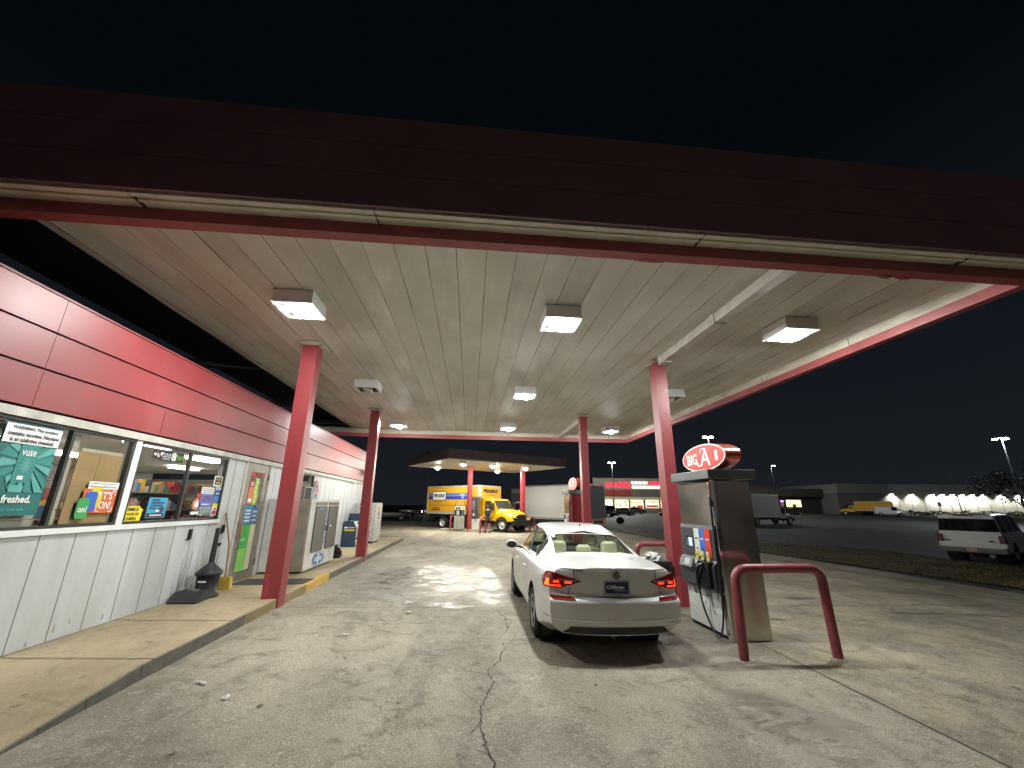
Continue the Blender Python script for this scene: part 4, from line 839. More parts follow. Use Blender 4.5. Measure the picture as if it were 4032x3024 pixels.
for k in range(26): 
    c = (random.gauss(.0, .08), random.gauss(0, .07), .80 + abs(random.gauss(0, .05))); b.mesh([(c[0] + random.gauss(0, .06), c[1] + random.gauss(0, .06), max(.8, c[2] + random.gauss(0, .04))) for _ in range(4)], [(0, 1, 2), (0, 2, 3), (1, 2, 3)], WINK)
o = b.build('crumpled_paper', loc=(3.62, 8.35, -.10)); tag(o, 'crumpled white paper heaped on the black trash bin', 'paper')

# ================================================================== CARS
def interp_table(T, y):
    ys = [r[0] for r in T]
    return [float(np.interp(y, ys, [r[k] for r in T])) for k in range(1, len(T[0]))]
def car(name, loc, rz, lab, cat, T, w, wb, wr, P, group=None, paint=None, glass=None, detail=1, tilt=0, ny=None, rim=None):
    """T rows from tail to nose: y, z_bottom, z_shoulder, width factor, x6,z6, x7,z7, x8,z8, z9 (roof / lid / bonnet)"""
    t = thing(name, loc, lab, cat, rz=rz, group=group, tilt=tilt)
    paint = paint or CARW; glass = glass or CARGL; ny = ny or (170 if detail else 60)
    y0, y1 = T[0][0], T[-1][0]
    key = sorted(set([r[0] for r in T]) | set(P.get('cuts', [])))
    ys = sorted(set([round(y0 + (y1 - y0) * i / ny, 4) for i in range(ny + 1)] + [round(k, 4) for k in key]))
    ax = P['axles']; Ra = wr + .055
    def section(y):
        # average the table over a short window so that lines flow
        acc = None
        for d, q in ((-.10, .25), (0, .5), (.10, .25)):
            v = interp_table(T, min(y1, max(y0, y + d))); acc = [a + q * x for a, x in zip(acc, v)] if acc else [q * x for x in v]
        zb, zs, wf, x6, z6, x7, z7, x8, z8, z9 = acc; W = w * wf
        P_ = [(0, zb), (.80 * W, zb), (.965 * W, zb + .09), (W, zb + .26), (W * .995, (zs + zb + .26) / 2), (W * .975, zs - .07), (W * .93, zs), (x6, z6), (x7, z7), (x8, z8), (0, z9)]
        out = []; sub = 8 if detail else 3
        for i in range(len(P_) - 1):
            p0, p1, p2, p3 = [P_[max(0, min(len(P_) - 1, i + k))] for k in (-1, 0, 1, 2)]
            n = sub
            for q in range(n):
                s = q / n; c = .55 if i not in (0, 1, 6, 7) else .15
                f = lambda a, b_, c_, d: (b_ + (c_ - b_) * s) * (1 - c) + c * .5 * ((2 * b_) + (c_ - a) * s + (2 * a - 5 * b_ + 4 * c_ - d) * s * s + (3 * b_ - a - 3 * c_ + d) * s ** 3)
                out.append((f(p0[0], p1[0], p2[0], p3[0]), f(p0[1], p1[1], p2[1], p3[1]), i + s))
        out.append((0, P_[-1][1], len(P_) - 1)); return out
    secs = [section(y) for y in ys]; K = len(secs[0]); n = len(ys)
    endoff = P.get('rear', lambda z: 0); frontoff = P.get('front', lambda z: 0); rb = P.get('rear_bulge', .13); fb = P.get('front_bulge', .18)
    def ypos(y, x, z):
        a = max(0, 1 - (y - y0) / .5); c = max(0, 1 - (y1 - y) / .5)
        return y + endoff(z) * a * a - frontoff(z) * c * c
    def arch(x, y, z):
        if abs(x) > .55 * w:
            for a in ax:
                dy, dz = y - a, z - wr; d = math.hypot(dy, dz)
                if z < wr:
                    if abs(dy) < Ra: return a + (Ra if dy > 0 else -Ra), z
                elif d < Ra:
                    if d < 1e-4: dz = 1; d = 1
                    return a + dy / d * Ra, wr + dz / d * Ra
        return y, z
    moved = []; b = MB(); g = MB(); verts = []
    def vtx(i, k, s):
        x, z, u = secs[i][k]; y = ypos(ys[i], x, z); y, z = arch(x, y, z); return (s * x, y, z)
    for s in (-1, 1):
        for i in range(n):
            for k in range(K):
                verts.append(vtx(i, k, s)); x, z, u = secs[i][k]; y_ = ypos(ys[i], x, z); moved.append(verts[-1][1:] != (y_, z))
    off = n * K; fb_, fg_ = [], []
    side = P.get('side_glass', []); ym = lambda i: (ys[i] + ys[i + 1]) / 2
    ws = P.get('windshield'); bl = P.get('backlight')
    for s in (0, 1):
        for i in range(n - 1):
            for k in range(K - 1):
                a = s * off + i * K + k; f = (a, a + 1, a + K + 1, a + K) if s == 0 else (a, a + K, a + K + 1, a + 1)
                u = (secs[i][k][2] + secs[i][k + 1][2]) / 2; y = ym(i); G = False
                if 7.1 < u < 8: G = any(p <= y <= q for p, q in side)
                if u > 8 and ws and ws[0] < y < ws[1]: G = True
                if u > (8.4 if detail else 8) and bl and bl[0] < y < bl[1]: G = True
                if u < 7 and all(moved[q] for q in f): continue
                (fg_ if G else fb_).append(f)
    # tail and nose caps
    cm = 12
    def capface(i, sign, bulge, gl=None):
        base = len(verts); idx = {}
        for k in range(K):
            x, z, u = secs[i][k]
            for j in range(cm + 1):
                q = -1 + 2 * j / cm; X = q * x; yy = ypos(ys[i], x, z) + sign * bulge * (1 - abs(q) ** 2.6) * min(1, x / (.55 * w))
                verts.append((X, yy, z)); idx[(k, j)] = base + k * (cm + 1) + j
        for k in range(1, K - 1):
            for j in range(cm):
                q = (idx[(k, j)], idx[(k, j + 1)], idx[(k + 1, j + 1)], idx[(k + 1, j)])
                if sign > 0: q = q[::-1]
                zc = (secs[i][k][1] + secs[i][k + 1][1]) / 2; xc = abs(-1 + 2 * (j + .5) / cm)
                if gl and gl[0] < zc < gl[1] and xc < gl[2]: fg_.append(q)
                else: fb_.append(q)
        q = tuple(idx[(1, j)] for j in range(cm + 1))
    capface(0, -1, rb, P.get('rear_glass')); capface(n - 1, 1, fb)
    b.mesh(verts, fb_, paint, None, True); bo = b.build('body', t)
    if fg_:
        g.mesh(verts, fg_, glass, None, True); go = g.build('window_glass', t)
    # wheel wells and floor
    b = MB(); 
    for a in ax:
        for s in (-1, 1): b.cyl((s * w * .45, a, wr + .0), (s * w * .90, a, wr), Ra + .02, Ra + .02, BLK, 24, cap=False); b.cyl((s * w * .45, a, wr), (s * w * .44, a, wr), Ra + .02, .01, BLK, 24, cap=False)
    zb = min(r[1] for r in T) + .02; b.box(-w * .78, ax[0] + Ra, zb, w * .78, ax[1] - Ra, zb + .05, BLK); b.box(-w * .5, y0 + .15, zb + .03, w * .5, y1 - .2, zb + .1, BLK); b.build('underbody', t)
    rimm = rim or mat('alloy_rim', (.45, .45, .46), .3, .8, var=.05)
    for a in ax:
        for s in (-1, 1):
            b = MB(); xo, xi = s * w * .985, s * (w * .985 - .215); R = wr
            M_ = frame((xo, a, R), (0, 1, 0), (0, 0, 1)) if s > 0 else frame((xo, a, R), (0, -1, 0), (0, 0, 1))
            b.lathe([(R * .60, -.02), (R * .66, -.004), (R * .85, .0), (R * .96, -.02), (R, -.05), (R, -.18), (R * .95, -.21), (R * .5, -.2)], RUB, n=28, M=M_); wo_ = b.build('wheel', t)
            b = MB(); b.lathe([(R * .64, -.014), (R * .60, -.03), (R * .56, -.10), (0.02, -.11)], BLK if detail else rimm, n=24, M=M_)
            b.lathe([(R * .645, -.008), (R * .62, -.004), (R * .59, -.02)], rimm, n=24, M=M_); b.lathe([(R * .16, -.05), (R * .15, -.025), (0.001, -.02)], rimm, n=12, M=M_)
            for k in range(5 if detail else 0):
                t0 = 2 * math.pi * k / 5 + .2
                for dd in (-.13, .13):
                    c1, s1 = math.cos(t0 + dd * 2.2), math.sin(t0 + dd * 2.2); c2, s2 = math.cos(t0 + dd), math.sin(t0 + dd); px, py = -math.sin(t0), math.cos(t0)
                    wq = R * .045; b.poly([(c1 * R * .12 - px * wq, s1 * R * .12 - py * wq, -.028), (c2 * R * .61 - px * wq, s2 * R * .61 - py * wq, -.014), (c2 * R * .61 + px * wq, s2 * R * .61 + py * wq, -.014), (c1 * R * .12 + px * wq, s1 * R * .12 + py * wq, -.028)], rimm, M_)
            b.build('rim', wo_)
    def surf_rear(X, z):
        """tail surface depth at lateral X and height z (wrapping round the corner)"""
        ks = [(q[0], q[1]) for q in secs[0]][1:]; zz = [q[1] for q in ks]; x = float(np.interp(z, zz, [q[0] for q in ks])); q = min(1, abs(X) / max(.01, x))
        return ypos(ys[0], x, z) - rb * (1 - q ** 2.6) * min(1, x / (.55 * w))
    def surf_side(y, z):
        i = min(range(n), key=lambda i: abs(ys[i] - y)); ks = secs[i][1:]; return float(np.interp(z, [q[1] for q in ks], [q[0] for q in ks]))
    return t, surf_rear, surf_side, bo
SED = [(-2.40, .285, .93, .90, .735, .975, .66, 1.005, .42, 1.03, 1.04), (-2.15, .27, .945, .975, .775, .995, .69, 1.03, .43, 1.05, 1.06), (-1.85, .19, .955, 1., .79, 1.005, .71, 1.05, .45, 1.07, 1.08),
       (-1.64, .19, .955, 1., .79, 1.005, .67, 1.06, .45, 1.085, 1.09), (-.95, .19, .95, 1., .775, .985, .59, 1.27, .44, 1.335, 1.345), (-.6, .19, .947, 1., .775, .98, .575, 1.35, .43, 1.405, 1.42), (-.2, .19, .945, 1., .78, .975, .575, 1.39, .43, 1.45, 1.465), (.2, .19, .935, 1., .78, .965, .58, 1.41, .43, 1.465, 1.48),
       (.55, .19, .93, 1., .78, .96, .57, 1.375, .43, 1.43, 1.445), (1.32, .19, .90, .995, .77, .95, .69, .985, .45, 1.005, 1.015), (1.9, .2, .80, .97, .73, .86, .62, .90, .4, .92, .93), (2.22, .22, .66, .90, .66, .70, .55, .74, .38, .76, .77)]
def rear_sedan(z):
    if z < .38: return .05
    if z < .655: return 0
    if z < .70: return .10 * (z - .655) / .045
    if z < .985: return .10 - .015 * (z - .70) / .28
    return .085 - .03 * min(1, (z - .985) / .04)
SEDP = dict(axles=(-1.40, 1.40), side_glass=[(-1.10, -.95), (-.90, -.12), (-.05, .95)], windshield=(.60, 1.27), backlight=(-1.57, -.96), rear=rear_sedan, rear_bulge=.13, cuts=[-1.10, -.95, -.90, -.12, -.05, .95, .60, 1.27, -1.57, -.96])
cx_, cy_ = 1.845, 7.86; cz_ = gz(1.845) + .004
t, SR, SS, body = car('parked_sedan', (cx_, cy_, cz_), 0, 'white four door sedan parked at the pump with its tail lamps lit', 'car', SED, .915, 2.8, .325, SEDP, tilt=SLOPE)
# rear details
def patch(name, pts, mat_, off=.006, sub=None, parent=t, build=True, mb=None):
    """pts: outline (X,z) on the tail; X beyond the corner wraps to the side"""
    b = mb or MB(); n_ = 14; us = [p[0] for p in pts]; lo, hi = min(us), max(us); cols = []
    for i in range(n_ + 1):
        u = lo + (hi - lo) * i / n_; zsl = []
        for a in range(len(pts)):
            p, q = pts[a], pts[(a + 1) % len(pts)]
            if (p[0] - u) * (q[0] - u) <= 1e-9 and abs(p[0] - q[0]) > 1e-9: zsl.append(p[1] + (q[1] - p[1]) * (u - p[0]) / (q[0] - p[0]))
        cols.append((u, min(zsl), max(zsl)))
    def P3(u, z):
        s = 1 if u > 0 else -1; au = abs(u); lim = .80
        if au <= lim: return (u, SR(u, z) - off, z)
        d = au - lim; yy = SR(lim * s, z) + d * 1.0; x = SS(yy, z); x = lim + (x - lim) * min(1, d / .12) ** .6
        return (s * (x + off), yy - off * .5, z)
    vs = []; R_n = 5
    for u, z0, z1 in cols:
        for k in range(R_n + 1): vs.append(P3(u, z0 + (z1 - z0) * k / R_n))
    fs = []
    for i in range(n_):
        for k in range(R_n):
            q = (i * (R_n + 1) + k, (i + 1) * (R_n + 1) + k, (i + 1) * (R_n + 1) + k + 1, i * (R_n + 1) + k + 1); fs.append(q)
    b.mesh(vs, fs, mat_, None, True)
    return b.build(name, parent) if build else b
for s in (-1, 1):
    L_ = patch('tail_lamp', [(s * .44, .862), (s * .50, .884), (s * .80, .962), (s * .98, .95), (s * 1.02, .88), (s * .95, .785), (s * .72, .775), (s * .56, .82)], REDL, .010)
    patch('lit_strip', [(s * .50, .862), (s * .74, .868), (s * .74, .884), (s * .50, .876)], mat('lamp_silver', (.5, .42, .42), .2, .5, var=0), .014, parent=L_)
    patch('lit_strip', [(s * .56, .835), (s * .645, .835), (s * .645, .860), (s * .56, .860)], REDG, .016, parent=L_); patch('lit_strip', [(s * .71, .838), (s * .78, .838), (s * .78, .864), (s * .71, .864)], REDG, .016, parent=L_)
    patch('lit_strip', [(s * .82, .800), (s * .90, .800), (s * .88, .880), (s * .82, .88)], glow('lit_orange_lamp', (1., .13, .02), 2.6), .016, parent=L_); patch('lit_strip', [(s * .69, .797), (s * .82, .797), (s * .82, .815), (s * .69, .815)], REDG, .016, parent=L_)
    patch('reflector', [(s * .52, .665), (s * .80, .668), (s * .83, .70), (s * .55, .692)], REDL, .012)
    patch('trim_strip', [(s * .05, .436), (s * .80, .448), (s * 1.03, .468), (s * 1.03, .482), (s * .8, .460), (s * .05, .446)], CHR, .008)
b = MB(); SL_ = mat('shut_line', (.05, .05, .05), .8, var=0)
for s in (-1, 1): patch('x', [(s * .60, .705), (s * .608, .705), (s * .578, .82), (s * .57, .82)], SL_, .007, build=False, mb=b); patch('x', [(s * .52, .878), (s * .53, .878), (s * .535, 1.0), (s * .525, 1.0)], SL_, .009, build=False, mb=b)
patch('x', [(-.60, .693), (0, .688), (.60, .693), (.60, .702), (0, .697), (-.60, .702)], SL_, .007, build=False, mb=b)
for s in (-1, 1):
    for y in (-.93, .08, 1.06):
        for k in range(7): 
            z0, z1 = .28 + k * .095, .28 + (k + 1) * .095; x0_, x1_ = SS(y, z0), SS(y, z1); b.poly([(s * (x0_ + .003), y, z0), (s * (x0_ + .003), y + .008, z0), (s * (x1_ + .003), y + .008, z1), (s * (x1_ + .003), y, z1)], SL_)
b.build('panel_gap', t)
b = patch('bumper_valance', [(-.68, .295), (.68, .295), (.62, .365), (0, .37), (-.62, .365)], BLK, .012)
b = MB(); b.cyl((-.42, -2.30, .33), (-.42, -2.44, .32), .032, .035, GRY, 12); b.build('exhaust_pipe', t)
yb = SR(0, .80)
b = MB(); M_ = frame((0, yb - .012, .72), (1, 0, 0), (0, .04, 1)); b.box(-.165, -.01, -.01, .165, .155, .008, mat('plate_frame', (.45, .45, .46), .3, .7), M_); b.rect(-.148, .016, .148, .142, .010, mat('plate_navy', (.012, .025, .12), .4), M_); b.text('CARmax', -.13, .065, .10, .11, .012, WINK, M_, bold=.04)
for k in range(5): b.rect(-.03 + k * .034, .045, -.008 + k * .034, .052, .012, WINK, M_)
b.text('CARMAX', -.06, -.004, .06, .010, .011, INK, M_); b.build('licence_plate', t)
b = MB(); M_ = frame((0, SR(0, .945) - .006, .945), (1, 0, 0), (0, 0, 1)); b.lathe([(.052, 0), (.055, .012), (.045, .014), (.044, .004)], CHR, n=24, M=M_); b.ell(0, 0, .045, .045, .002, BLK, M_, 24)
for a in ((-.026, .034, -.010, .002), (.026, .034, .010, .002), (-.010, .002, 0, .010), (.010, .002, 0, .010), (-.036, .014, -.018, -.034), (.036, .014, .018, -.034), (-.018, -.034, 0, .0), (.018, -.034, 0, .0)):
    dx, dy = a[2] - a[0], a[3] - a[1]; l = math.hypot(dx, dy); px, py = -dy / l * .0045, dx / l * .0045
    b.poly([(a[0] - px, a[1] - py, .006), (a[2] - px, a[3] - py, .006), (a[2] + px, a[3] + py, .006), (a[0] + px, a[1] + py, .006)], CHR, M_)
b.build('badge', t)
b = MB(); M_ = frame((-.52, SR(-.46, .985) - .008, .972), (1, -.05, 0), (0, 0, 1)); b.text('CARMAX', 0, 0, .11, .016, 0, INK, M_, bold=.03); b.build('sticker', t)
for s in (-1, 1):
    b = MB(); M_ = Matrix.Translation((s * 1.0, .80, 1.02)); n_ = 12; vs = []
    for j in range(7):
        v = -1 + 2 * j / 6
        for i in range(n_): a = 2 * math.pi * i / n_; q = math.sqrt(max(.02, 1 - v * v * .9)); vs.append((v * .115, .055 * q * math.cos(a) + .02 * v * s, .075 * q * math.sin(a) * (1 if True else 1)))
    b.mesh(vs, [(j * n_ + i, j * n_ + (i + 1) % n_, (j + 1) * n_ + (i + 1) % n_, (j + 1) * n_ + i) for j in range(6) for i in range(n_)] + [tuple(range(n_))[::-1], tuple(range(6 * n_, 7 * n_))], CARW, M_, True)
    b.tube([(s * .78, .85, .96), (s * .9, .82, .98)], .02, BLK, 8); m_ = b.build('door_mirror', t)
    b = MB(); b.ell(0, 0, .098, .062, 0, BLK, frame((s * 1.0, .738, 1.02), (1, 0, 0), (0, 0, 1))); b.build('mirror_glass', m_)
    for y in (-.72, .32):
        b = MB(); b.tube([(s * (SS(y, .82) + .004), y, .82), (s * (SS(y, .82) + .035), y + .03, .825), (s * (SS(y, .82) + .035), y + .16, .825), (s * (SS(y, .82) + .004), y + .19, .82)], .014, CARW, 8); b.build('door_handle', t)
b = MB()
for s in (-1, 1): 
    P = [(-1.44, 0), (-.9, 0), (-.1, 0), (.98, 0)]
    pts = []
    for y in rng(-1.46, .98, 16): pts.append((s * (SS(y, .965) + .006), y, .968))
    b.tube(pts, .008, CHR if False else BLK, 6)
    pts = []
    for y in (-.93, -.08):
        zz = rng(.985, 1.37, 5); b.tube([(s * (SS(y, z) + .002), y + .01, z) for z in zz], .013, BLK, 6)
b.build('window_trim', t)
# cabin: seats, shelf, dashboard
CREAM = mat('cream_leather', (.80, .78, .66), .6, var=.06)
b = MB(); b.poly([(-.66, -1.50, 1.035), (.66, -1.50, 1.035), (.66, -.92, 1.02), (-.66, -.92, 1.02)], CREAM); b.box(-.66, -1.0, .5, .66, -.86, 1.06, CREAM); b.box(-.62, -.86, .4, .62, -.3, .55, CREAM); b.build('rear_seat', t)
b = MB(); b.ell(0, 0, .20, .035, 0, BLK, frame((.0, -1.42, 1.045), (1, 0, 0), (0, 1, .0))); b.build('brake_lamp', t)
for x, z, w_, h_ in ((-.42, 1.06, .13, .17), (0, 1.06, .12, .11), (.42, 1.06, .13, .17)):
    b = MB(); b.box(x - w_, -.98, z, x + w_, -.86, z + h_, CREAM, bev=.04); b.build('headrest', t)
for x in (-.38, .38):
    b = MB(); b.box(x - .24, -.02, .35, x + .24, .5, .55, CREAM, bev=.03); b.box(x - .24, -.06, .5, x + .24, .1, 1.08, CREAM, bev=.05); b.box(x - .13, -.03, 1.1, x + .13, .08, 1.28, CREAM, bev=.04); b.build('front_seat', t)
b = MB(); b.box(-.7, .95, .7, .7, 1.35, .96, DGR, bev=.05); b.build('dashboard', t)
b = MB(); b.poly([(-.5, -.35, 1.38), (.5, -.35, 1.38), (.5, .4, 1.39), (-.5, .4, 1.39)], CREAM); b.build('headliner', t)
b = MB(); b.lathe([(0, .028), (.012, .026), (.016, 0)], BLK, n=8); b.build('roof_aerial', t, loc=(.0, -.72, 1.452))

# other vehicles
def simple_car(x, y, rz, lab, col, cat='car', T=SED, w=.915, P=SEDP, wr=.325, group='cars parked in the far lot', lamp=None, name='parked_car', rim=None):
    pm = mat('paint_%s' % col[0], col[1], .3, var=.05, coat=.6); t, sr, ss, bo = car(name, (x, y, gz(x, y) + .003), rz, lab, cat, T, w, 2.8, wr, P, group=group, paint=pm, glass=mat('dark_glass', (.006, .007, .008), .08, var=0, spec=.12), detail=0, rim=rim)
    for s in (-1, 1):
        b = MB(); y0 = T[0][0]; z = T[0][2] - .08; b.box(s * (w * .9 - .22), y0 - .02, z - .07, s * (w * .9 - .0), y0 + .25, z + .05, REDG if lamp == 'tail' else REDL, bev=0) if s > 0 else b.box(-(w * .9), y0 - .02, z - .07, -(w * .9 - .22), y0 + .25, z + .05, REDG if lamp == 'tail' else REDL); b.build('tail_lamp', t)
        b = MB(); y1 = T[-1][0]; z = T[-1][2] - .06; a, c = sorted((s * (w * .85 - .28), s * (w * .85))); b.box(a, y1 - .15, z - .05, c, y1 + .12, z + .05, WG if lamp == 'head' else mat('head_lamp_lens', (.6, .6, .6), .1, var=0)); b.build('headlight', t)
    return t
def wr_(s, D): return FP(s, D)
DK = ('black', (.010, .011, .013)); DB = ('dark_blue', (.012, .018, .026)); SV = ('silver', (.35, .36, .37)); W2 = ('far_white', (.6, .6, .6)); DGc = ('graphite', (.03, .033, .036))
def rzF(a): return a - math.atan2(FX, FY)     # rotation in the shop-front frame: 0 = nose away
for s, D, a, lab, c in ((22.0, 84, -1.45, 'dark sedan parked side on before the middle shop windows', DB), (19.6, 86.5, -1.35, 'dark hatchback just left of the side on dark sedan', DK), (28.9, 76, .9, 'dark car partly hidden by the first pump side column', DK),
                        (27.8, 96, 1.4, 'low black car close to the shop front door', DGc)):
    x, y = FP(s, D); simple_car(x, y, rzF(a), lab, c)
x, y = FP(47.5, 92); simple_car(x, y, rzF(-1.35), 'silver sedan with lit lamps before the small lit office', SV, lamp='head')
x, y = FP(53.5, 97); simple_car(x, y, rzF(-1.5), 'long pale car right of the silver sedan', W2)
x, y = FP(62.5, 99); simple_car(x, y, rzF(-1.4), 'dark car hard to see between the pale car and the yellow truck', DK)
x, y = FP(66.5, 101); simple_car(x, y, rzF(-1.4), 'second dark car just left of the small yellow truck', DGc)
for s, D, a, lab, c, l in ((-13.6, 47, -1.15, 'black car with a bright windshield glint beyond the store end', DK, None), (-16.2, 66, -1.3, 'dark car at the back of the left lot', DGc, 'head'), (-14.4, 69, 1.3, 'dark car with one bright lamp at the back left', DK, 'head')):
    x, y = FP(s, D); simple_car(x, y, rzF(a), lab, c, lamp=l, group='dark cars in the left lot')
SUV = [(-2.55, .42, 1.10, .95, .88, 1.14, .80, 1.78, .62, 1.86, 1.88), (-2.35, .36, 1.10, .99, .90, 1.13, .82, 1.80, .62, 1.89, 1.91), (-1.0, .3, 1.09, 1., .91, 1.12, .82, 1.82, .62, 1.91, 1.93), (.4, .3, 1.08, 1., .91, 1.11, .81, 1.80, .6, 1.90, 1.92),
       (.65, .3, 1.08, 1., .91, 1.11, .80, 1.76, .6, 1.86, 1.88), (1.25, .3, 1.07, 1., .91, 1.10, .86, 1.14, .6, 1.16, 1.17), (2.3, .33, 1.0, .97, .85, 1.05, .78, 1.08, .5, 1.1, 1.11), (2.5, .36, .86, .9, .8, .92, .7, .96, .5, .98, .99)]
SUVP = dict(axles=(-1.50, 1.55), side_glass=[(-2.30, -1.45), (-1.30, -.45), (-.32, .62)], windshield=(.7, 1.2), rear=lambda z: .07 if z > .72 else 0, rear_bulge=.05, rear_glass=(1.20, 1.74, .93), cuts=[-2.3, -1.45, -1.3, -.45, -.32, .62])
VAN = [(-2.6, .42, 1.15, .95, .90, 1.2, .80, 1.95, .62, 2.03, 2.05), (-2.4, .36, 1.15, 1., .93, 1.2, .82, 1.98, .62, 2.07, 2.09), (1.1, .3, 1.12, 1., .93, 1.16, .80, 1.93, .6, 2.03, 2.05), (1.3, .3, 1.1, 1., .92, 1.14, .78, 1.85, .6, 1.94, 1.96),
       (1.95, .3, 1.08, 1., .9, 1.12, .84, 1.17, .6, 1.2, 1.21), (2.6, .35, .98, .95, .8, 1.0, .72, 1.03, .5, 1.05, 1.06), (2.8, .38, .85, .88, .78, .88, .7, .92, .5, .94, .95)]
VANP = dict(axles=(-1.6, 1.75), side_glass=[(.35, 1.3)], windshield=(1.35, 1.9), rear=lambda z: .05 if z > .7 else 0, rear_bulge=.04, cuts=[.35, 1.3])
suvp = (19.93 + .43, 16.69 - .90); hd = math.atan2(.43, .90); hx, hy = math.cos(hd), math.sin(hd)
sx_, sy_ = suvp[0] + hx * 2.6, suvp[1] + hy * 2.6
t2, sr2, ss2, bo2 = car('parked_suv', (sx_, sy_, gz(sx_, sy_)), hd - math.pi / 2, 'white sport utility vehicle with dark rear windows parked beyond the verge', 'suv', SUV, 1.0, 3.0, .38, SUVP, paint=mat('white_suv_paint', (.66, .66, .65), .35, var=.04, coat=.5), glass=mat('dark_glass', (.006, .007, .008), .08, var=0, spec=.12))
for s in (-1, 1):
    b = MB(); a, c = sorted((s * .80, s * .985)); b.box(a, -2.60, .80, c, -2.38, 1.08, mat('dull_red_lens', (.10, .006, .008), .3, var=.2), bev=.02); b.build('tail_lamp', t2)
    b = MB(); b.box(*(lambda q: (min(q), .72, 1.05, max(q), .88, 1.22))((s * .98, s * 1.16)), W2 and CARW, bev=.03); b.build('door_mirror', t2)
b = MB(); b.box(-.98, -2.72, .42, .98, -2.52, .62, mat('grey_bumper', (.10, .10, .10), .5), bev=.03); b.box(-.9, -2.725, .58, .9, -2.70, .62, GRY); b.build('bumper', t2)
b = MB(); b.box(-.15, -2.735, .44, .15, -2.722, .58, mat('peach_plate', (.5, .28, .20), .5, var=.2)); b.build('licence_plate', t2)
b = MB(); M_ = frame((0, -2.63, 0), (1, 0, 0), (0, 0, 1)); b.ell(-.68, .86, .14, .022, 0, DGR, M_); b.build('badge', t2); b = MB(); b.ell(.60, .86, .09, .03, 0, BLK, M_); b.build('badge', t2); b = MB(); b.box(-.06, .99, 0, .06, 1.01, .012, CHR, M_); b.build('handle', t2); b = MB(); b.box(-.3, 1.83, -.02, .3, 1.87, .02, mat('brake_lamp_dark', (.08, .01, .01), .4), M_); b.build('brake_lamp', t2)
x, y = FP(85.2, 96); vt = simple_car(x, y, -math.atan2(x, y) - 1.45, 'white cargo van side on before the small yellow truck', ('van_white', (.62, .62, .62)), 'van', VAN, .98, VANP, .36, name='cargo_van', group=None)

# ================================================================== TRUCKS
def wheel(parent, x, y, r, side, wd=.26, rimc=None, dual=False, R=None):
    rimc = rimc or mat('truck_rim_white', (.6, .6, .58), .35, .2)
    M_ = frame((x, y, r), (0, side, 0), (0, 0, 1)); b = MB()
    b.lathe([(r * .56, -.03), (r * .62, -.0), (r * .9, .0), (r * .98, -.03), (r, -.06), (r, -wd), (r * .9, -wd - .02), (r * .3, -wd)], RUB, n=24, M=M_); w_ = b.build('wheel', parent)
    b = MB(); b.lathe([(r * .57, -.02), (r * .52, -.03), (r * .5, -.10), (r * .22, -.06 if not dual else -.14), (r * .2, .02 if not dual else -.1), (0.001, .03 if not dual else -.1)], rimc, n=24, M=M_)
    for k in range(8): a = 2 * math.pi * k / 8; b.ell(r * .37 * math.cos(a), r * .37 * math.sin(a), r * .05, r * .05, -.065 if not dual else -.11, BLK, M_, 8)
    b.build('rim', w_)
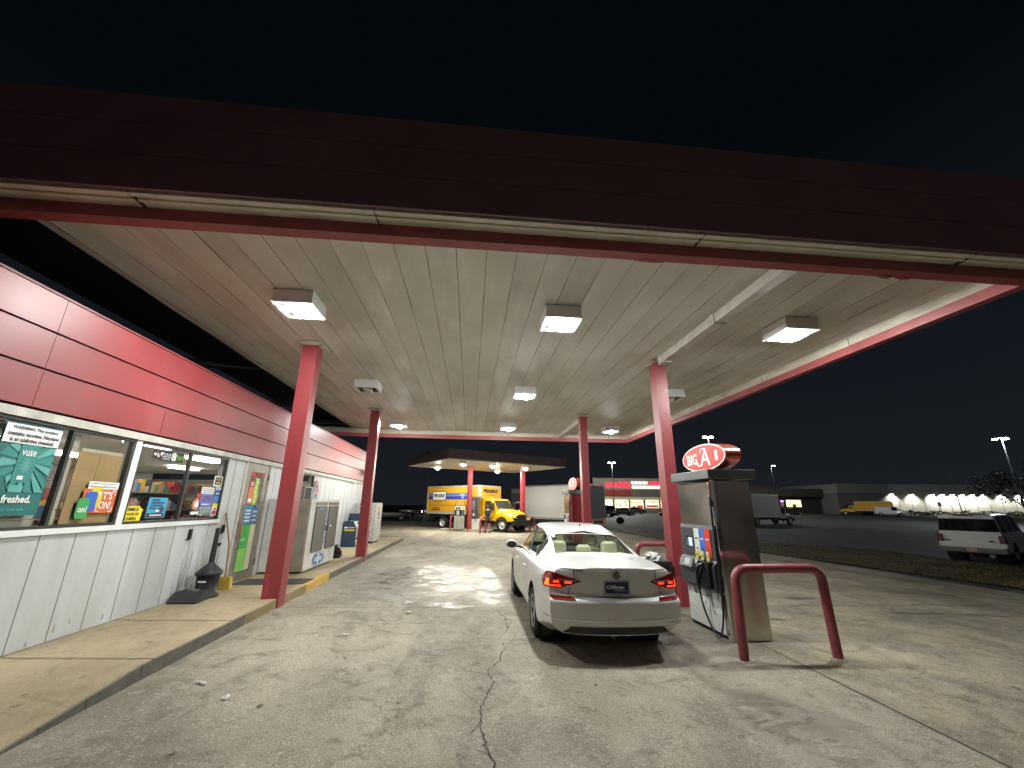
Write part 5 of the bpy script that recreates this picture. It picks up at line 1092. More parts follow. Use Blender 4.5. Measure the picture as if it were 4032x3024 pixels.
def box_truck(name, loc, rz, lab, col_box, col_cab, W=2.5, L=6., zb=1.1, zt=3.1, style='conventional', deco=None, dark=False, cab_rgb=None, sc=1.):
    t = thing(name, loc, lab, 'truck', rz=rz); h = W / 2
    rail = mat('box_rail', (.45, .44, .41), .4, .3)
    b = MB(); b.box(-h, -L, zb, h, 0, zt, col_box); bevel(b.build('cargo_box', t), .03)
    b = MB()
    for x in (-h, h): b.box(x - .02, -L - .01, zb - .10, x + .02, .01, zb + .06, rail); b.box(x - .025, -L - .01, zt - .10, x + .025, .01, zt + .02, rail)
    for x in (-h, h):
        for y in (-L, 0): b.box(x - .03, y - .04, zb, x + .03, y + .04, zt, rail)
    b.box(-h, -.03, zt - .1, h, .03, zt + .03, rail); b.box(-h, -L - .03, zt - .1, h, -L + .03, zt + .03, rail); b.box(-h, -L - .03, zb - .12, h, -L + .03, zb + .05, rail)
    b.build('box_rails', t)
    b = MB(); dm = mat('reflective_white', (.6, .58, .55), .4); rm = mat('reflective_red', (.4, .05, .04), .4); k = -L + .05
    while k < -.1:
        for x in (-h - .022, h + .022): b.box(x - .002, k, zb - .06, x + .002, k + .11, zb + .0, dm)
        k += .22
    b.build('reflective_tape', t)
    b = MB(); b.box(-.45, -L + .1, .62, .45, 2.1, .86, BLK); b.box(-h + .05, -L + .2, zb - .2, h - .05, -.1, zb - .1, BLK); b.box(-h + .1, -L, .45, h - .1, -L + .1, .6, BLK)
    for s in (-1, 1): b.box(s * h * .8 - .02, -L * .75 - .8, .35, s * h * .8 + .02, -L * .75 - .78, zb - .1, BLK); b.box(s * h * .62 - .15, -1.2, .55, s * h * .62 + .15, -.2, .95, BLK)
    b.build('chassis', t)
    r = .47; wheel(t, -h * .95, -L * .68, r, -1, .5, dual=True); wheel(t, h * .95, -L * .68, r, 1, .5, dual=True)
    c = 1.08; wheel(t, -c, 2.0, r, -1, .28); wheel(t, c, 2.0, r, 1, .28)
    # cab
    cw = 1.03; b = MB(); Pf = [(.12, .75), (1.25, .75), (1.45, 1.0), (1.48, 1.48), (1.02, 2.13), (.85, 2.20), (.25, 2.22), (.12, 2.16)]
    M_ = frame((-cw, 0, 0), (0, 1, 0), (0, 0, 1)); b.prism(Pf, 0, 2 * cw, col_cab, M_); bevel(b.build('cab', t), .05, 3)
    b = MB(); hw = .92
    vs = []; secs_ = [(1.40, .80, 1.54, cw * .98), (1.7, .85, 1.50, cw * .96), (2.3, .98, 1.42, .92), (2.75, .98, 1.30, .80), (2.92, .96, 1.18, .70)]
    for y, z0, z1, w_ in secs_: vs += [(-w_, y, z0), (-w_, y, z1 - .28), (-w_ * .88, y, z1 - .10), (-w_ * .55, y, z1), (w_ * .55, y, z1), (w_ * .88, y, z1 - .10), (w_, y, z1 - .28), (w_, y, z0)]
    fs = [(i * 8 + k, i * 8 + k + 1, (i + 1) * 8 + k + 1, (i + 1) * 8 + k) for i in range(4) for k in range(7)] + [tuple(range(32, 40))[::-1]]
    b.mesh(vs, fs, col_cab, None, True)
    for s in (-1, 1):   # fenders
        P = [(1.38, .72), (1.44, 1.0), (1.65, 1.15), (2.1, 1.19), (2.45, 1.12), (2.72, .95), (2.9, .72), (2.56, .72)] + [(2.0 + .56 * math.cos(a), .47 + .56 * math.sin(a)) for a in rng(.45, 2.75, 8)]
        b.prism(P, -.16, .16, col_cab, frame((s * .97, 0, 0), (0, 1, 0), (0, 0, 1)))
    b.build('bonnet', t)
    gl_ = mat('truck_glass', (.035, .045, .045), .06, var=.1)
    b = MB(); P = [(-.90, 1.505, 1.54), (.90, 1.505, 1.54), (.84, 1.085, 2.10), (-.84, 1.085, 2.10)]; b.poly([(x, y + .035, z + .012) for x, y, z in P], gl_); b.build('windscreen', t)
    for s in (-1, 1):
        b = MB(); P = [(.45, 1.42), (1.22, 1.42), (1.18, 1.62), (.98, 2.05), (.45, 2.07)]; b.prism(P, 0, .008, gl_, frame((s * (cw + .008), 0, 0), (0, 1, 0), (0, 0, 1))); b.build('side_window', t)
        b = MB(); b.box(*sorted((s * (cw + .005), s * (cw + .25)))[:1], 1.38, 1.75, sorted((s * (cw + .005), s * (cw + .25)))[1], 1.41, 1.78, BLK); a_, c_ = sorted((s * (cw + .16), s * (cw + .32))); b.box(a_, 1.33, 1.40, c_, 1.43, 1.95, BLK, bev=.02); b.build('mirror', t)
    b = MB(); b.prism([(-.36, .72), (.36, .72), (.42, .85), (.42, 1.08), (.34, 1.14), (-.34, 1.14), (-.42, 1.08), (-.42, .85)], 0, .03, BLK, frame((0, 2.93, 0), (-1, 0, 0), (0, 0, 1))); b.build('grille', t)
    for s in (-1, 1):
        b = MB(); b.prism([(-.16, -.06), (.10, -.08), (.16, .0), (.05, .09), (-.16, .07)], 0, .03, mat('truck_lamp', (.55, .45, .38), .12, .3, var=.2), frame((s * .64, 2.87, .98), (-1, s * -.45, 0), (0, 0, 1)) if s > 0 else frame((s * .64, 2.87, .98), (-1, .45, 0), (0, 0, 1))); b.build('headlight', t)
    b = MB(); b.box(-1.12, 2.82, .46, 1.12, 3.05, .78, BLK, bev=.03); b.build('bumper', t)
    b = MB(); 
    for s in (-1, 1): b.box(s * .5 - .1, 2.98, .32, s * .5 + .1, 3.0, .46, BLK)
    for x in (-.5, -.25, 0, .25, .5): b.box(x - .05, .65, 2.20, x + .05, .78, 2.25, mat('cab_marker', (.6, .35, .1), .3))
    b.build('cab_marker', t)
    return t
YB = mat('box_yellow', (.62, .33, .02), .45, var=.06, scale=1.5)
hd = -.73
tp = thing  # alias
def place(px, py, hdg): return (px - math.sin(0), py)
# near front corner (right-hand side, x=+h local) of the box sits at the fitted point
def truck_origin(cx, cy, hdg, W, side):
    # heading vector and left vector
    hx, hy = math.cos(hdg), math.sin(hdg); lx, ly = -hy, hx; s = W / 2
    return (cx + lx * s * side, cy + ly * s * side)
k = 1.12
ox, oy = truck_origin(.54 * k, 27.43 * k, hd, 2.6, 1)
ty = box_truck('rental_truck', (ox, oy, gz(ox)), hd - math.pi / 2, 'bright yellow rental box truck with blue side stripe beyond the far pump island', YB, YEL, W=2.6, L=5.3, zb=1.20, zt=3.16)
h = 1.3; MS = frame((h + .004, 0, 0), (0, 1, 0), (0, 0, 1))     # right flank: u=+y (towards cab)
b = MB(); BR = mat('brown_print', (.10, .06, .02), .5, var=0)
b.rect(-5.15, 2.45, -1.0, 2.64, .004, LBL, MS); b.rect(-5.15, 2.18, -1.15, 2.42, .004, BLU, MS); b.poly([(-1.0, 2.64, .004), (-1.0, 2.45, .004), (-.75, 2.45, .004), (-.85, 2.64, .004)], LBL, MS); b.poly([(-1.15, 2.42, .004), (-1.15, 2.18, .004), (-1.0, 2.18, .004), (-.82, 2.42, .004)], BLU, MS)
b.box(-4.75, 2.10, .0, -3.25, 2.78, .012, INK, MS); b.box(-4.69, 2.15, .0, -3.31, 2.73, .016, WINK, MS); b.text('PENSKE', -4.6, 2.32, -3.42, 2.58, .02, INK, MS, bold=.04, shear=.2)
b.text('Truck Rental', -4.55, 1.95, -3.7, 2.05, .006, BR, MS); b.text('gopenske.com', -4.7, 1.50, -3.85, 1.58, .006, BR, MS) if False else b.rect(-4.65, 1.52, -3.9, 1.58, .006, BR, MS); b.rect(-4.8, 1.38, -3.8, 1.46, .006, BR, MS)
b.rect(-5.2, 1.72, -.1, 1.77, .006, mat('rub_rail', (.25, .2, .12), .5), MS); b.text('Local', -1.75, 2.47, -1.35, 2.60, .008, WINK, MS, bold=.02); b.text('Way', -1.65, 2.24, -1.35, 2.38, .008, WINK, MS, bold=.02); b.rect(-1.3, 1.5, -1.0, 1.58, .006, BR, MS)
b.build('side_livery', ty)
b = MB(); MF_ = frame((0, .034, 0), (-1, 0, 0), (0, 0, 1)); GRR = mat('box_nose_grey', (.42, .42, .40), .4, .2)
b.rect(-1.28, 2.2, -.96, 3.1, .002, GRR, MF_) ; b.text('PENSKE', -.78, 2.66, .88, 2.92, .006, INK, MF_, bold=.04, shear=.2); b.text('Truck Rental', -.45, 2.46, .62, 2.57, .006, BR, MF_)
b.build('front_livery', ty)
hd2 = -.84
ox, oy = truck_origin(9.91, 34.42, hd2, 2.44, 1)
# this one points the other way: its tail is towards us at the right
L2_ = 7.43; hx, hy = math.cos(hd2), math.sin(hd2); fx_, fy_ = ox - hx * L2_, oy - hy * L2_
tw = box_truck('white_truck', (fx_, fy_, gz(fx_)), hd2 + math.pi / 2, 'long white box truck with its grey rear towards the shops', mat('box_white', (.82, .82, .80), .4, var=.02, scale=.6), CARW, W=2.44, L=7.43, zb=.78, zt=3.62)
b = MB(); b.rect(-1.12, .85, 1.12, 3.5, .036, mat('roller_door', (.22, .225, .215), .5, var=.08), frame((0, -7.43, 0), (1, 0, 0), (0, 0, 1)))
for kx in (-.2, 0, .2, .95, -.95): b.box(kx - .04, 3.53, .03, kx + .04, 3.58, .05, REDG, frame((0, -7.43, 0), (1, 0, 0), (0, 0, 1)))
b.build('rear_door', tw)
b = MB(); 
for s in (-1, 1): b.box(s * .9 - .05, .55, .03, s * .9 + .05, .62, .06, REDG, frame((0, -7.43, 0), (1, 0, 0), (0, 0, 1)))
b.build('tail_lamp', tw)
x, y = FP(33.4, 54.8); bt = box_truck('box_truck', (x, y, gz(x, y)), rzF(-1.13) , 'dim pale box truck parked in the dark lot behind the nearest pump', mat('box_grey', (.34, .34, .32), .5, var=.06), mat('cab_grey', (.3, .3, .3), .4), W=2.4, L=6.6, zb=1.0, zt=3.6)
x, y = FP(81.5, 100.5); yt = box_truck('small_yellow_truck', (x, y, gz(x, y)), -math.atan2(x, y) + 1.5, 'small yellow box truck behind the white van before the lit warehouse', YB, YEL, W=2.4, L=6.6, zb=1.1, zt=3.1)

# ================================================================== FAR CANOPY AND ISLAND
ang = math.radians(29); ca, sa = math.cos(ang), math.sin(ang)
c2 = thing('small_canopy', (1.15, 30.45, 4.42), 'small far fuel canopy with pale underside and dark fascia', 'canopy', rz=ang)
b = MB(); b.box(-4.65, -3.2, 0, 4.65, 3.2, .06, mat('far_soffit', (.55, .53, .46), .5, var=.08)); 
for x in rng(-4.3, 4.3, 12): b.box(x, -3.19, -.003, x + .02, 3.19, -.001, seam)
b.build('ceiling', c2)
b = MB(); DF2 = mat('far_fascia_dark_red', (.20, .165, .18), .5, var=.2)
for (x0, y0, x1, y1) in ((-4.75, -3.3, 4.75, -3.2), (-4.75, 3.2, 4.75, 3.3), (-4.75, -3.2, -4.65, 3.2), (4.65, -3.2, 4.75, 3.2)): b.box(x0, y0, .05, x1, y1, .62, DF2); b.box(x0, y0 - .004 if y0 < 0 else y0, -.02, x1, y1 + .004, .049, OFFW)
b.box(-4.6, -3.1, .3, 4.6, 3.1, .35, DGR)
b.build('fascia', c2)
def loc2(x, y): dx, dy = x - 1.15, y - 30.45; return (dx * ca + dy * sa, -dx * sa + dy * ca)
for x, y in ((-.02, 30.1), (3.92, 31.3)):
    u, v = loc2(x, y); b = MB(); b.box(u - .14, v - .14, -4.55, u + .14, v + .14, 0, REDC); bevel(b.build('column', c2), .02)
LENS2 = glow('far_lit_lens', (1., .97, .84), 2600.)
for i, (x, y) in enumerate(((-2.39, 30.04), (-.53, 26.9), (1.47, 27.9), (2.07, 32.6), (3.84, 29.3))):
    canopy_light(x, y, 1, ('leftmost', 'second from left', 'middle front', 'rear middle', 'rightmost')[i] + ' bright lamp under the small far canopy', z=4.42, s=.22, es=LENS2)
b = MB(); b.prism([(-1.9, -.55), (1.5, -.55), (1.75, 0), (1.5, .55), (-1.9, .55), (-2.1, 0)], 0, .15, mat('island_concrete', (.42, .38, .30), .85, var=.2, scale=5)); o = b.build('pump_island', loc=(.0, 30.5, -.04)); o.rotation_euler.z = -.22; tag(o, 'raised concrete island under the yellow truck side of the far canopy', 'kerb island')
b = MB(); b.prism([(-1.6, -.5), (1.4, -.5), (1.6, 0), (1.4, .5), (-1.6, .5)], 0, .15, MATS['island_concrete']); o = b.build('pump_island', loc=(4.6, 31.6, -.11)); o.rotation_euler.z = -.5; tag(o, 'raised concrete island at the right column of the far canopy', 'kerb island')
# old pump
t = thing('old_fuel_pump', (-.68, 30.2, .10), 'old round shouldered fuel pump with two raised hose poles', 'fuel pump')
b = MB(); OP = mat('old_pump_steel', (.42, .42, .38), .35, .5, var=.15); b.box(-.36, -.25, .0, .36, .25, .88, OP, bev=.03); b.box(-.33, -.22, .88, .33, .22, 1.28, BLK); b.box(-.36, -.25, 1.28, .36, .25, 1.5, mat('old_pump_head', (.55, .54, .48), .4), bev=.03); b.build('cabinet', t)
b = MB(); b.rect(-.28, 1.33, .05, 1.45, .004, BLK, frame((0, -.25, 0), (1, 0, 0), (0, 0, 1))); b.rect(-.2, .95, -.02, 1.2, .035, mat('pump_diamond', (.5, .5, .48), .4), frame((0, -.25, 0), (1, 0, 0), (0, 0, 1))); b.build('dial', t)
for x in (-.12, .22):
    b = MB(); b.cyl((x, -.28, .0), (x, -.28, 1.88), .022, .022, OP, 8); b.build('pole', t); b = MB(); q = -1 if x < 0 else 1; b.tube([(x, -.28, 1.86), (x + q * .12, -.3, 1.82), (x + q * .25, -.3, 1.5), (x + q * .28, -.28, 1.1), (x + q * .2, -.28, .9)], .018, BLK, 8); b.build('hose', t)
# dispenser on the far island
t = thing('fuel_pump', (.38, 30.6, .09), 'far fuel dispenser with dark head at the yellow truck door', 'fuel pump', rz=-.25)
b = MB(); b.box(-.44, -.30, 0, .44, .30, .70, mat('far_pump_white', (.6, .6, .56), .4)); b.box(-.44, -.33, .70, .12, .30, 1.30, BEZ); b.box(.12, -.30, .70, .44, .30, 2.08, STEEL); b.box(-.42, -.28, 1.30, .12, .28, 2.08, mat('far_pump_glass', (.2, .22, .22), .3, .4, var=.2)); b.build('cabinet', t)
b = MB(); b.box(-.52, -.38, 2.08, .52, .38, 2.2, mat('pump_hood', (.17, .18, .18), .35)); b.build('hood', t)
b = MB(); b.rect(-.38, 1.12, -.15, 1.22, .006, WINK, frame((0, -.33, 0), (1, 0, 0), (0, 0, 1))); b.rect(-.05, .9, .06, 1.05, .006, WINK, frame((0, -.33, 0), (1, 0, 0), (0, 0, 1))); b.build('screen', t)
b = MB(); b.tube([(.14, -.34, 2.0), (.16, -.38, 1.4), (.3, -.45, .9), (.2, -.42, .5), (.1, -.36, .9)], .02, BLK, 8); b.build('hose', t)
def hoop2(x, y, rz, w, lab): 
    t = thing('guard_hoop', (x, y, gz(x)), lab, 'guard rail', rz=rz, group='red pipe guards at the far canopy'); b = MB(); b.tube([(-w, 0, 0), (-w, 0, .8), (-w + .05, 0, .9), (-w + .15, 0, .98), (w - .15, 0, .98), (w - .05, 0, .9), (w, 0, .8), (w, 0, 0)], .06, PIPE, 10); b.build('pipe', t)
hoop2(-1.15, 30.4, 1.2, .35, 'red pipe guard left of the old round shouldered pump')
hoop2(.92, 28.5, 1.0, .34, 'red pipe guard beside the standing person')
hoop2(4.55, 30.9, .9, .34, 'red pipe guard right of the far canopy right column')
t = thing('tube_stanchion', (3.62, 31.0, gz(3.6)), 'thin white post beside the far canopy right column', 'post'); b = MB(); b.cyl((0, 0, 0), (0, 0, 1.5), .05, .05, WHT, 10); b.build('tube', t); b = MB(); b.box(-.1, -.06, 1.1, .1, .06, 1.35, WHT); b.build('head', t)

# ================================================================== PERSON
def skin_person(loc, rz, lab):
    t = thing('person', loc, lab, 'person', rz=rz)
    J = {'pel': (0, 0, .93, .14), 'wst': (0, .0, 1.10, .125), 'chs': (0, .01, 1.32, .155), 'nek': (0, .02, 1.49, .06), 'hd0': (0, .03, 1.58, .075), 'hd1': (0, .035, 1.68, .09), 'hd2': (0, .03, 1.76, .065),
         'sL': (-.18, 0, 1.42, .065), 'eL': (-.24, .10, 1.18, .045), 'wL': (-.18, .34, 1.28, .032), 'sR': (.18, 0, 1.42, .065), 'eR': (.25, -.02, 1.14, .045), 'wR': (.24, .10, .90, .032),
         'hL': (-.09, 0, .88, .10), 'kL': (-.10, .03, .50, .065), 'aL': (-.11, -.01, .09, .042), 'fL': (-.12, .14, .04, .035), 'hR': (.09, 0, .88, .10), 'kR': (.11, .01, .50, .065), 'aR': (.13, -.04, .09, .042), 'fR': (.15, .11, .04, .035)}
    E_ = [('pel', 'wst'), ('wst', 'chs'), ('chs', 'nek'), ('nek', 'hd0'), ('hd0', 'hd1'), ('hd1', 'hd2'), ('chs', 'sL'), ('sL', 'eL'), ('eL', 'wL'), ('chs', 'sR'), ('sR', 'eR'), ('eR', 'wR'), ('pel', 'hL'), ('hL', 'kL'), ('kL', 'aL'), ('aL', 'fL'), ('pel', 'hR'), ('hR', 'kR'), ('kR', 'aR'), ('aR', 'fR')]
    for side, w in (('L', 'wL'), ('R', 'wR')):
        x, y, z, _ = J[w]; d = Vector((x, y, z)) - Vector(J['e' + side][:3]); d.normalize(); sgn = 1 if side == 'L' else -1
        J['p' + side] = (*(Vector((x, y, z)) + d * .06), .030); E_.append((w, 'p' + side)); p = Vector(J['p' + side][:3])
        perp = Vector((1, 0, 0))
        for i, (o, l) in enumerate(((-.027, .065), (-.009, .078), (.009, .072), (.027, .058))):
            J['f%s%d' % (side, i)] = (*(p + d * .03 + perp * o), .0095); J['g%s%d' % (side, i)] = (*(p + d * (.03 + l) + perp * o + Vector((0, 0, -.02))), .008); E_ += [('p' + side, 'f%s%d' % (side, i)), ('f%s%d' % (side, i), 'g%s%d' % (side, i))]
        J['t' + side] = (*(p - d * .01 + perp * sgn * .045 + d * .035), .010); E_.append(('p' + side, 't' + side))
    def grow(name, keys, edges, m, grow_=0., root=None, cut=None, par=t):
        ks = list(keys); me = bpy.data.meshes.new(name); me.from_pydata([J[k][:3] for k in ks], [(ks.index(a), ks.index(b_)) for a, b_ in edges if a in ks and b_ in ks], [])
        o = bpy.data.objects.new(name, me); COL.objects.link(o); o.parent = par; o.modifiers.new('Skin', 'SKIN')
        for i, k in enumerate(ks): r = J[k][3] + grow_; me.skin_vertices[0].data[i].radius = (r, r); me.skin_vertices[0].data[i].use_root = (k == root)
        s = o.modifiers.new('Sub', 'SUBSURF'); s.levels = 1; s.render_levels = 2; me.materials.append(m); return o
    SKN = mat('skin', (.42, .25, .18), .55, var=.08)
    grow('body', J.keys(), E_, SKN, 0, 'pel')
    SH = mat('black_shirt', (.012, .012, .015), .8, var=.2); J2 = dict(J)
    J['cL'] = (-.215, .05, 1.28, .055); J['cR'] = (.225, -.01, 1.26, .055)
    grow('shirt', ['pel', 'wst', 'chs', 'sL', 'cL', 'sR', 'cR'], [('pel', 'wst'), ('wst', 'chs'), ('chs', 'sL'), ('sL', 'cL'), ('chs', 'sR'), ('sR', 'cR')], SH, .022, 'wst')
    J['uL'] = (-.10, .03, .56, .075); J['uR'] = (.11, .01, .56, .075)
    grow('shorts', ['pel', 'hL', 'uL', 'hR', 'uR'], [('pel', 'hL'), ('hL', 'uL'), ('pel', 'hR'), ('hR', 'uR')], mat('dark_shorts', (.02, .02, .025), .8), .022, 'pel')
    J['k1'] = (0, .01, 1.70, .092); J['k2'] = (0, .015, 1.765, .075); J['k3'] = (0, -.03, 1.66, .08)
    grow('hair', ['k3', 'k1', 'k2'], [('k3', 'k1'), ('k1', 'k2')], mat('short_dark_hair', (.05, .035, .03), .8), .006, 'k1')
    b = MB(); 
    for x in (-.03, .03): b.lathe([(0, .0), (.012, .004), (0, .008)], WINK, n=8, M=frame((x, .115, 1.665), (1, 0, 0), (0, 0, 1)) @ Matrix.Rotation(math.pi, 4, 'X')); 
    b.mesh([(-.012, .118, 1.62), (.012, .118, 1.62), (0, .145, 1.625), (0, .12, 1.66)], [(0, 1, 2), (0, 2, 3), (1, 3, 2)], SKN); b.box(-.025, .105, 1.585, .025, .118, 1.592, mat('lips', (.35, .12, .1), .6)); b.build('face', t)
    for s in (-1, 1): b = MB(); b.box(s * .125 - .045, -.08, 0, s * .125 + .045, .19, .07, BLK, bev=.02); b.build('shoe', t)
    return t
skin_person((1.25, 29.0, gz(1.25)), -.35, 'person in black shirt and shorts standing at the yellow truck door with one arm raised')

# ================================================================== SHOPS BEHIND
def FM(D): o = FP(0, D); return Matrix(((FY, 0, FX, o[0]), (-FX, 0, FY, o[1]), (0, 1, 0, 0), (0, 0, 0, 1)))    # u -> right, v -> up, w -> away
def FMn(D): return FM(D) @ Matrix.Scale(1, 4)
def fthing(name, D, lab, cat, u=0):
    x, y = FP(u, D); t = thing(name, (x, y, 0), lab, cat, rz=-math.atan2(FX, FY)); return t     # local x = right, y = away
FR_ = frame((0, 0, 0), (1, 0, 0), (0, 0, 1))     # drawing plane facing -y
D = 125; t = fthing('outlet_store', D, 'wide bargain store with glowing red and white sign and lit windows', 'store', 0)
b = MB(); SW_ = mat('stucco_grey', (.30, .28, .24), .9, var=.06, scale=.5); SD = mat('stucco_red', (.32, .05, .045), .8, var=.08, scale=.5); SB = mat('stucco_brown', (.16, .14, .12), .9, var=.1, scale=.4); CRM = mat('stucco_cream', (.50, .46, .36), .9, var=.06)
b.box(24.3, 0, 6.5, 58, 30, 9.85, SW_); b.box(24.2, -.6, 4.75, 35.5, .0, 6.45, SD); b.box(35.5, -.6, 4.75, 58, .0, 6.45, SB); b.box(24.2, .3, 3.62, 58, 30, 4.75, CRM); b.box(24.2, -.05, 4.73, 58, .3, 4.76, CRM)
for a, c in ((24.2, 25.2), (29.95, 30.5), (34.6, 35.15), (38.95, 39.6), (43.5, 44.05), (48.4, 49), (53, 58)): b.box(a, .0, .3, c, .6, 3.62, SB)
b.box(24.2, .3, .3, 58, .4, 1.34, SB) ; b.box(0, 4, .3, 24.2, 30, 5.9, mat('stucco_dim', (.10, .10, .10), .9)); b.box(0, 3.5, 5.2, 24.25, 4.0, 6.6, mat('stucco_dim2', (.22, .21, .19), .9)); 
b.box(24.2, .5, .3, 58, 30, 3.6, mat('shop_core', (.3, .28, .25), .8))
b.build('wall', t)
WINL = glow('shop_window_glow', (1., .78, .50), 1.5)
random.seed(17)
for i, (a, c) in enumerate(((25.2, 29.95), (30.5, 34.6), (35.15, 38.95), (39.6, 43.5), (44.05, 48.4), (49, 53))):
    b = MB(); z0 = .62 if i == 2 else 1.36; b.rect(a, z0, c, 3.6, -.02 + 0, WINL, FR_ @ Matrix.Translation((0, 0, .06))); fr_ = b.build('window', t)
    b = MB(); 
    for k in range(26):
        u = random.uniform(a + .1, c - .5); v = random.uniform(z0 + .1, 3.2); b.rect(u, v, u + random.uniform(.1, .5), v + random.uniform(.05, .35), .05 + .0005 * k, random.choice((mat('w_red', (.5, .06, .03), .5, emit=(1, .15, .08), es=.35), mat('w_dark', (.1, .06, .03), .5), mat('w_white', (.8, .8, .7), .5, emit=(1, .95, .85), es=1.4), mat('w_orange', (.6, .3, .1), .5, emit=(1, .55, .25), es=.6))), FR_)
    if i >= 2: b.rect(a + .2 + (1.8 if i == 2 else 0), z0 + .15, c - .2, z0 + (1.5 if i == 2 else .8), .075, MATS['w_red'], FR_)
    b.rect(a, 3.22, c, 3.32, .08, INK, FR_)
    for u in rng(a, c, 3)[1:-1]: b.rect(u - .03, z0, u + .03, 3.6, .085, INK, FR_)
    if i == 2: b.rect(a, 2.75, c, 2.9, .09, INK, FR_); b.rect((a + c) / 2 - .04, z0, (a + c) / 2 + .04, 2.8, .09, INK, FR_)
    b.build('posters', fr_)
b = MB(); SR_ = glow('sign_glow_red', (1., .012, .05), 2.2); SW2 = glow('sign_glow_white', (1., .95, .97), 2.5); SG = glow('sign_glow_green', (.80, 1., .72), 2.0)
M_ = FR_ @ Matrix.Translation((0, 0, .25))
x = 28.0
for ch, w_, z0, z1 in (('O', 1.7, 7.05, 8.65), ('L', 1.05, 7.2, 8.6), ('L', 1.0, 7.2, 8.5), ('I', .5, 7.15, 8.3), ('E', 1.05, 7.1, 8.6), ("'", .25, 8.3, 8.8), ('S', 1.15, 6.95, 8.55)):
    b.text(ch, x, z0, x + w_, z1, 0, SR_, M_, bold=.05); 
    if ch == 'I': b.ell(x + .25, 8.65, .25, .2, 0, SR_, M_)
    x += w_ + .12
b.build('red_sign_letters', t)
b = MB(); b.text('BARGAIN', 35.8, 8.12, 40.5, 8.9, 0, SW2, M_, bold=.04); b.build('white_sign_letters', t)
b = MB(); b.text('OUTLET', 41.0, 8.05, 44.9, 8.9, 0, SR_, M_, bold=.04); b.build('red_sign_letters', t)
b = MB(); P = [(36.2 + .35 * math.cos(a), 7.28 + .35 * math.sin(a)) for a in rng(math.pi / 2, 1.5 * math.pi, 8)] + [(46.2 + .35 * math.cos(a), 7.28 + .35 * math.sin(a)) for a in rng(-math.pi / 2, math.pi / 2, 8)]
b.poly([(u, v, 0) for u, v in P], SG, M_); b.text('GOOD STUFF CHEAP', 36.6, 7.15, 45.8, 7.42, .03, mat('strip_print', (.2, .3, .15), .5), M_, bold=.01); b.build('slogan_strip', t)
b = MB(); 
for u in (22, 24.1, 28, 33, 38): b.box(u - .4, 8, 9.8 if u > 24.5 else 6.6, u + .4, 9, 10.3 if u > 24.5 else 7.1, GRY)
b.build('roof_vent', t)
D = 112; t = fthing('dark_office_block', D, 'long unlit store block with one small bright window in the distance', 'building')
b = MB(); DM = mat('dim_render', (.03, .028, .026), .9, var=.1, scale=.3); b.box(60, 0, .2, 86, 20, 6.3, DM); b.box(60, -1.5, 4.6, 82, 0, 6.6, mat('dim_render2', (.045, .042, .038), .9)); b.box(60, .2, 6.3, 72, 20, 7.4, DM); b.build('wall', t)
b = MB(); OG = glow('office_window_glow', (1., .80, .42), 1.9); b.rect(72.7, 2.0, 76.6, 3.75, .03, OG, FR_)
for u in (73.5, 74.3, 75.1, 75.9): b.rect(u, 2.0, u + .08, 3.75, .05, mat('w_tan', (.3, .2, .08), .5), FR_)
b.rect(74.2, 2.0, 75.2, 2.7, .06, MATS['w_tan'], FR_); b.build('window', t)
b = MB(); b.rect(71.2, 3.2, 72.1, 3.65, .03, glow('neon_violet', (.75, .35, 1.), 1.6), FR_); b.rect(71.2, 2.2, 72.0, 3.1, .03, mat('w_violet', (.2, .1, .2), .5, emit=(.6, .3, .5), es=.3), FR_); b.build('sign', t)
D = 106; t = fthing('warehouse', D, 'long pale warehouse wall washed by a row of white wall lamps', 'warehouse')
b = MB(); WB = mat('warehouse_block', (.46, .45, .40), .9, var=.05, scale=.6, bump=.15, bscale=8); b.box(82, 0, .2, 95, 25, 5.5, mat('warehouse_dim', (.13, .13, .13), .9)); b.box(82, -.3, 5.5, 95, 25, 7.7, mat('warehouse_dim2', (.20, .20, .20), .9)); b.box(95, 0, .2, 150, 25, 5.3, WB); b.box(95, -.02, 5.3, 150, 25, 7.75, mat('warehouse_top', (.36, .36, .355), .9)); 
for u in rng(97, 149, 16): b.box(u, -.04, .2, u + .12, 0, 5.3, mat('warehouse_joint', (.2, .19, .17), .9))
b.build('wall', t)
LIT = [95.5, 100.6, 105.7, 108.2, 110.7, 113.2, 115.8, 118.5, 123, 127.5, 132]
for u in LIT:
    w_ = thing('wall_pack_lamp', (0, 0, 0), 'bright white wall lamp on the far warehouse', 'wall lamp', group='wall lamps along the warehouse'); x, y = FP(u, D - .02); w_.location = (x, y, 5.35); w_.rotation_euler.z = -math.atan2(FX, FY)
    b = MB(); b.box(-.35, -.45, -.12, .35, 0, .12, BLK); b.build('housing', w_); b = MB(); b.box(-.3, -.42, -.19, .3, -.1, -.121, glow('wall_lamp_glow', (1., 1., .95), 30)); b.build('lens', w_)
    ld = bpy.data.lights.new('wall_lamp_light', 'SPOT'); ld.energy = 1300; ld.spot_size = 2.3; ld.spot_blend = .6; ld.shadow_soft_size = .15; ld.color = (1, .98, .88); lo = bpy.data.objects.new('wall_lamp_light', ld); COL.objects.link(lo); lo.parent = w_; lo.location = (0, -.9, -.25); lo.rotation_euler = (math.radians(30), 0, 0)
hz = MB(); random.seed(44); HM = mat('night_hedge', (.03, .035, .02), .9, var=.3)
for _ in range(2600):
    u = random.uniform(84, 150); dd = random.uniform(-.5, .5); x, y = FP(u, D - 4 + dd); z = .3 + random.random() * (.9 + .25 * math.sin(u)); s = .25
    hz.mesh([(x + random.gauss(0, s), y + random.gauss(0, s), z + random.gauss(0, s * .6)) for _ in range(3)], [(0, 1, 2)], HM)
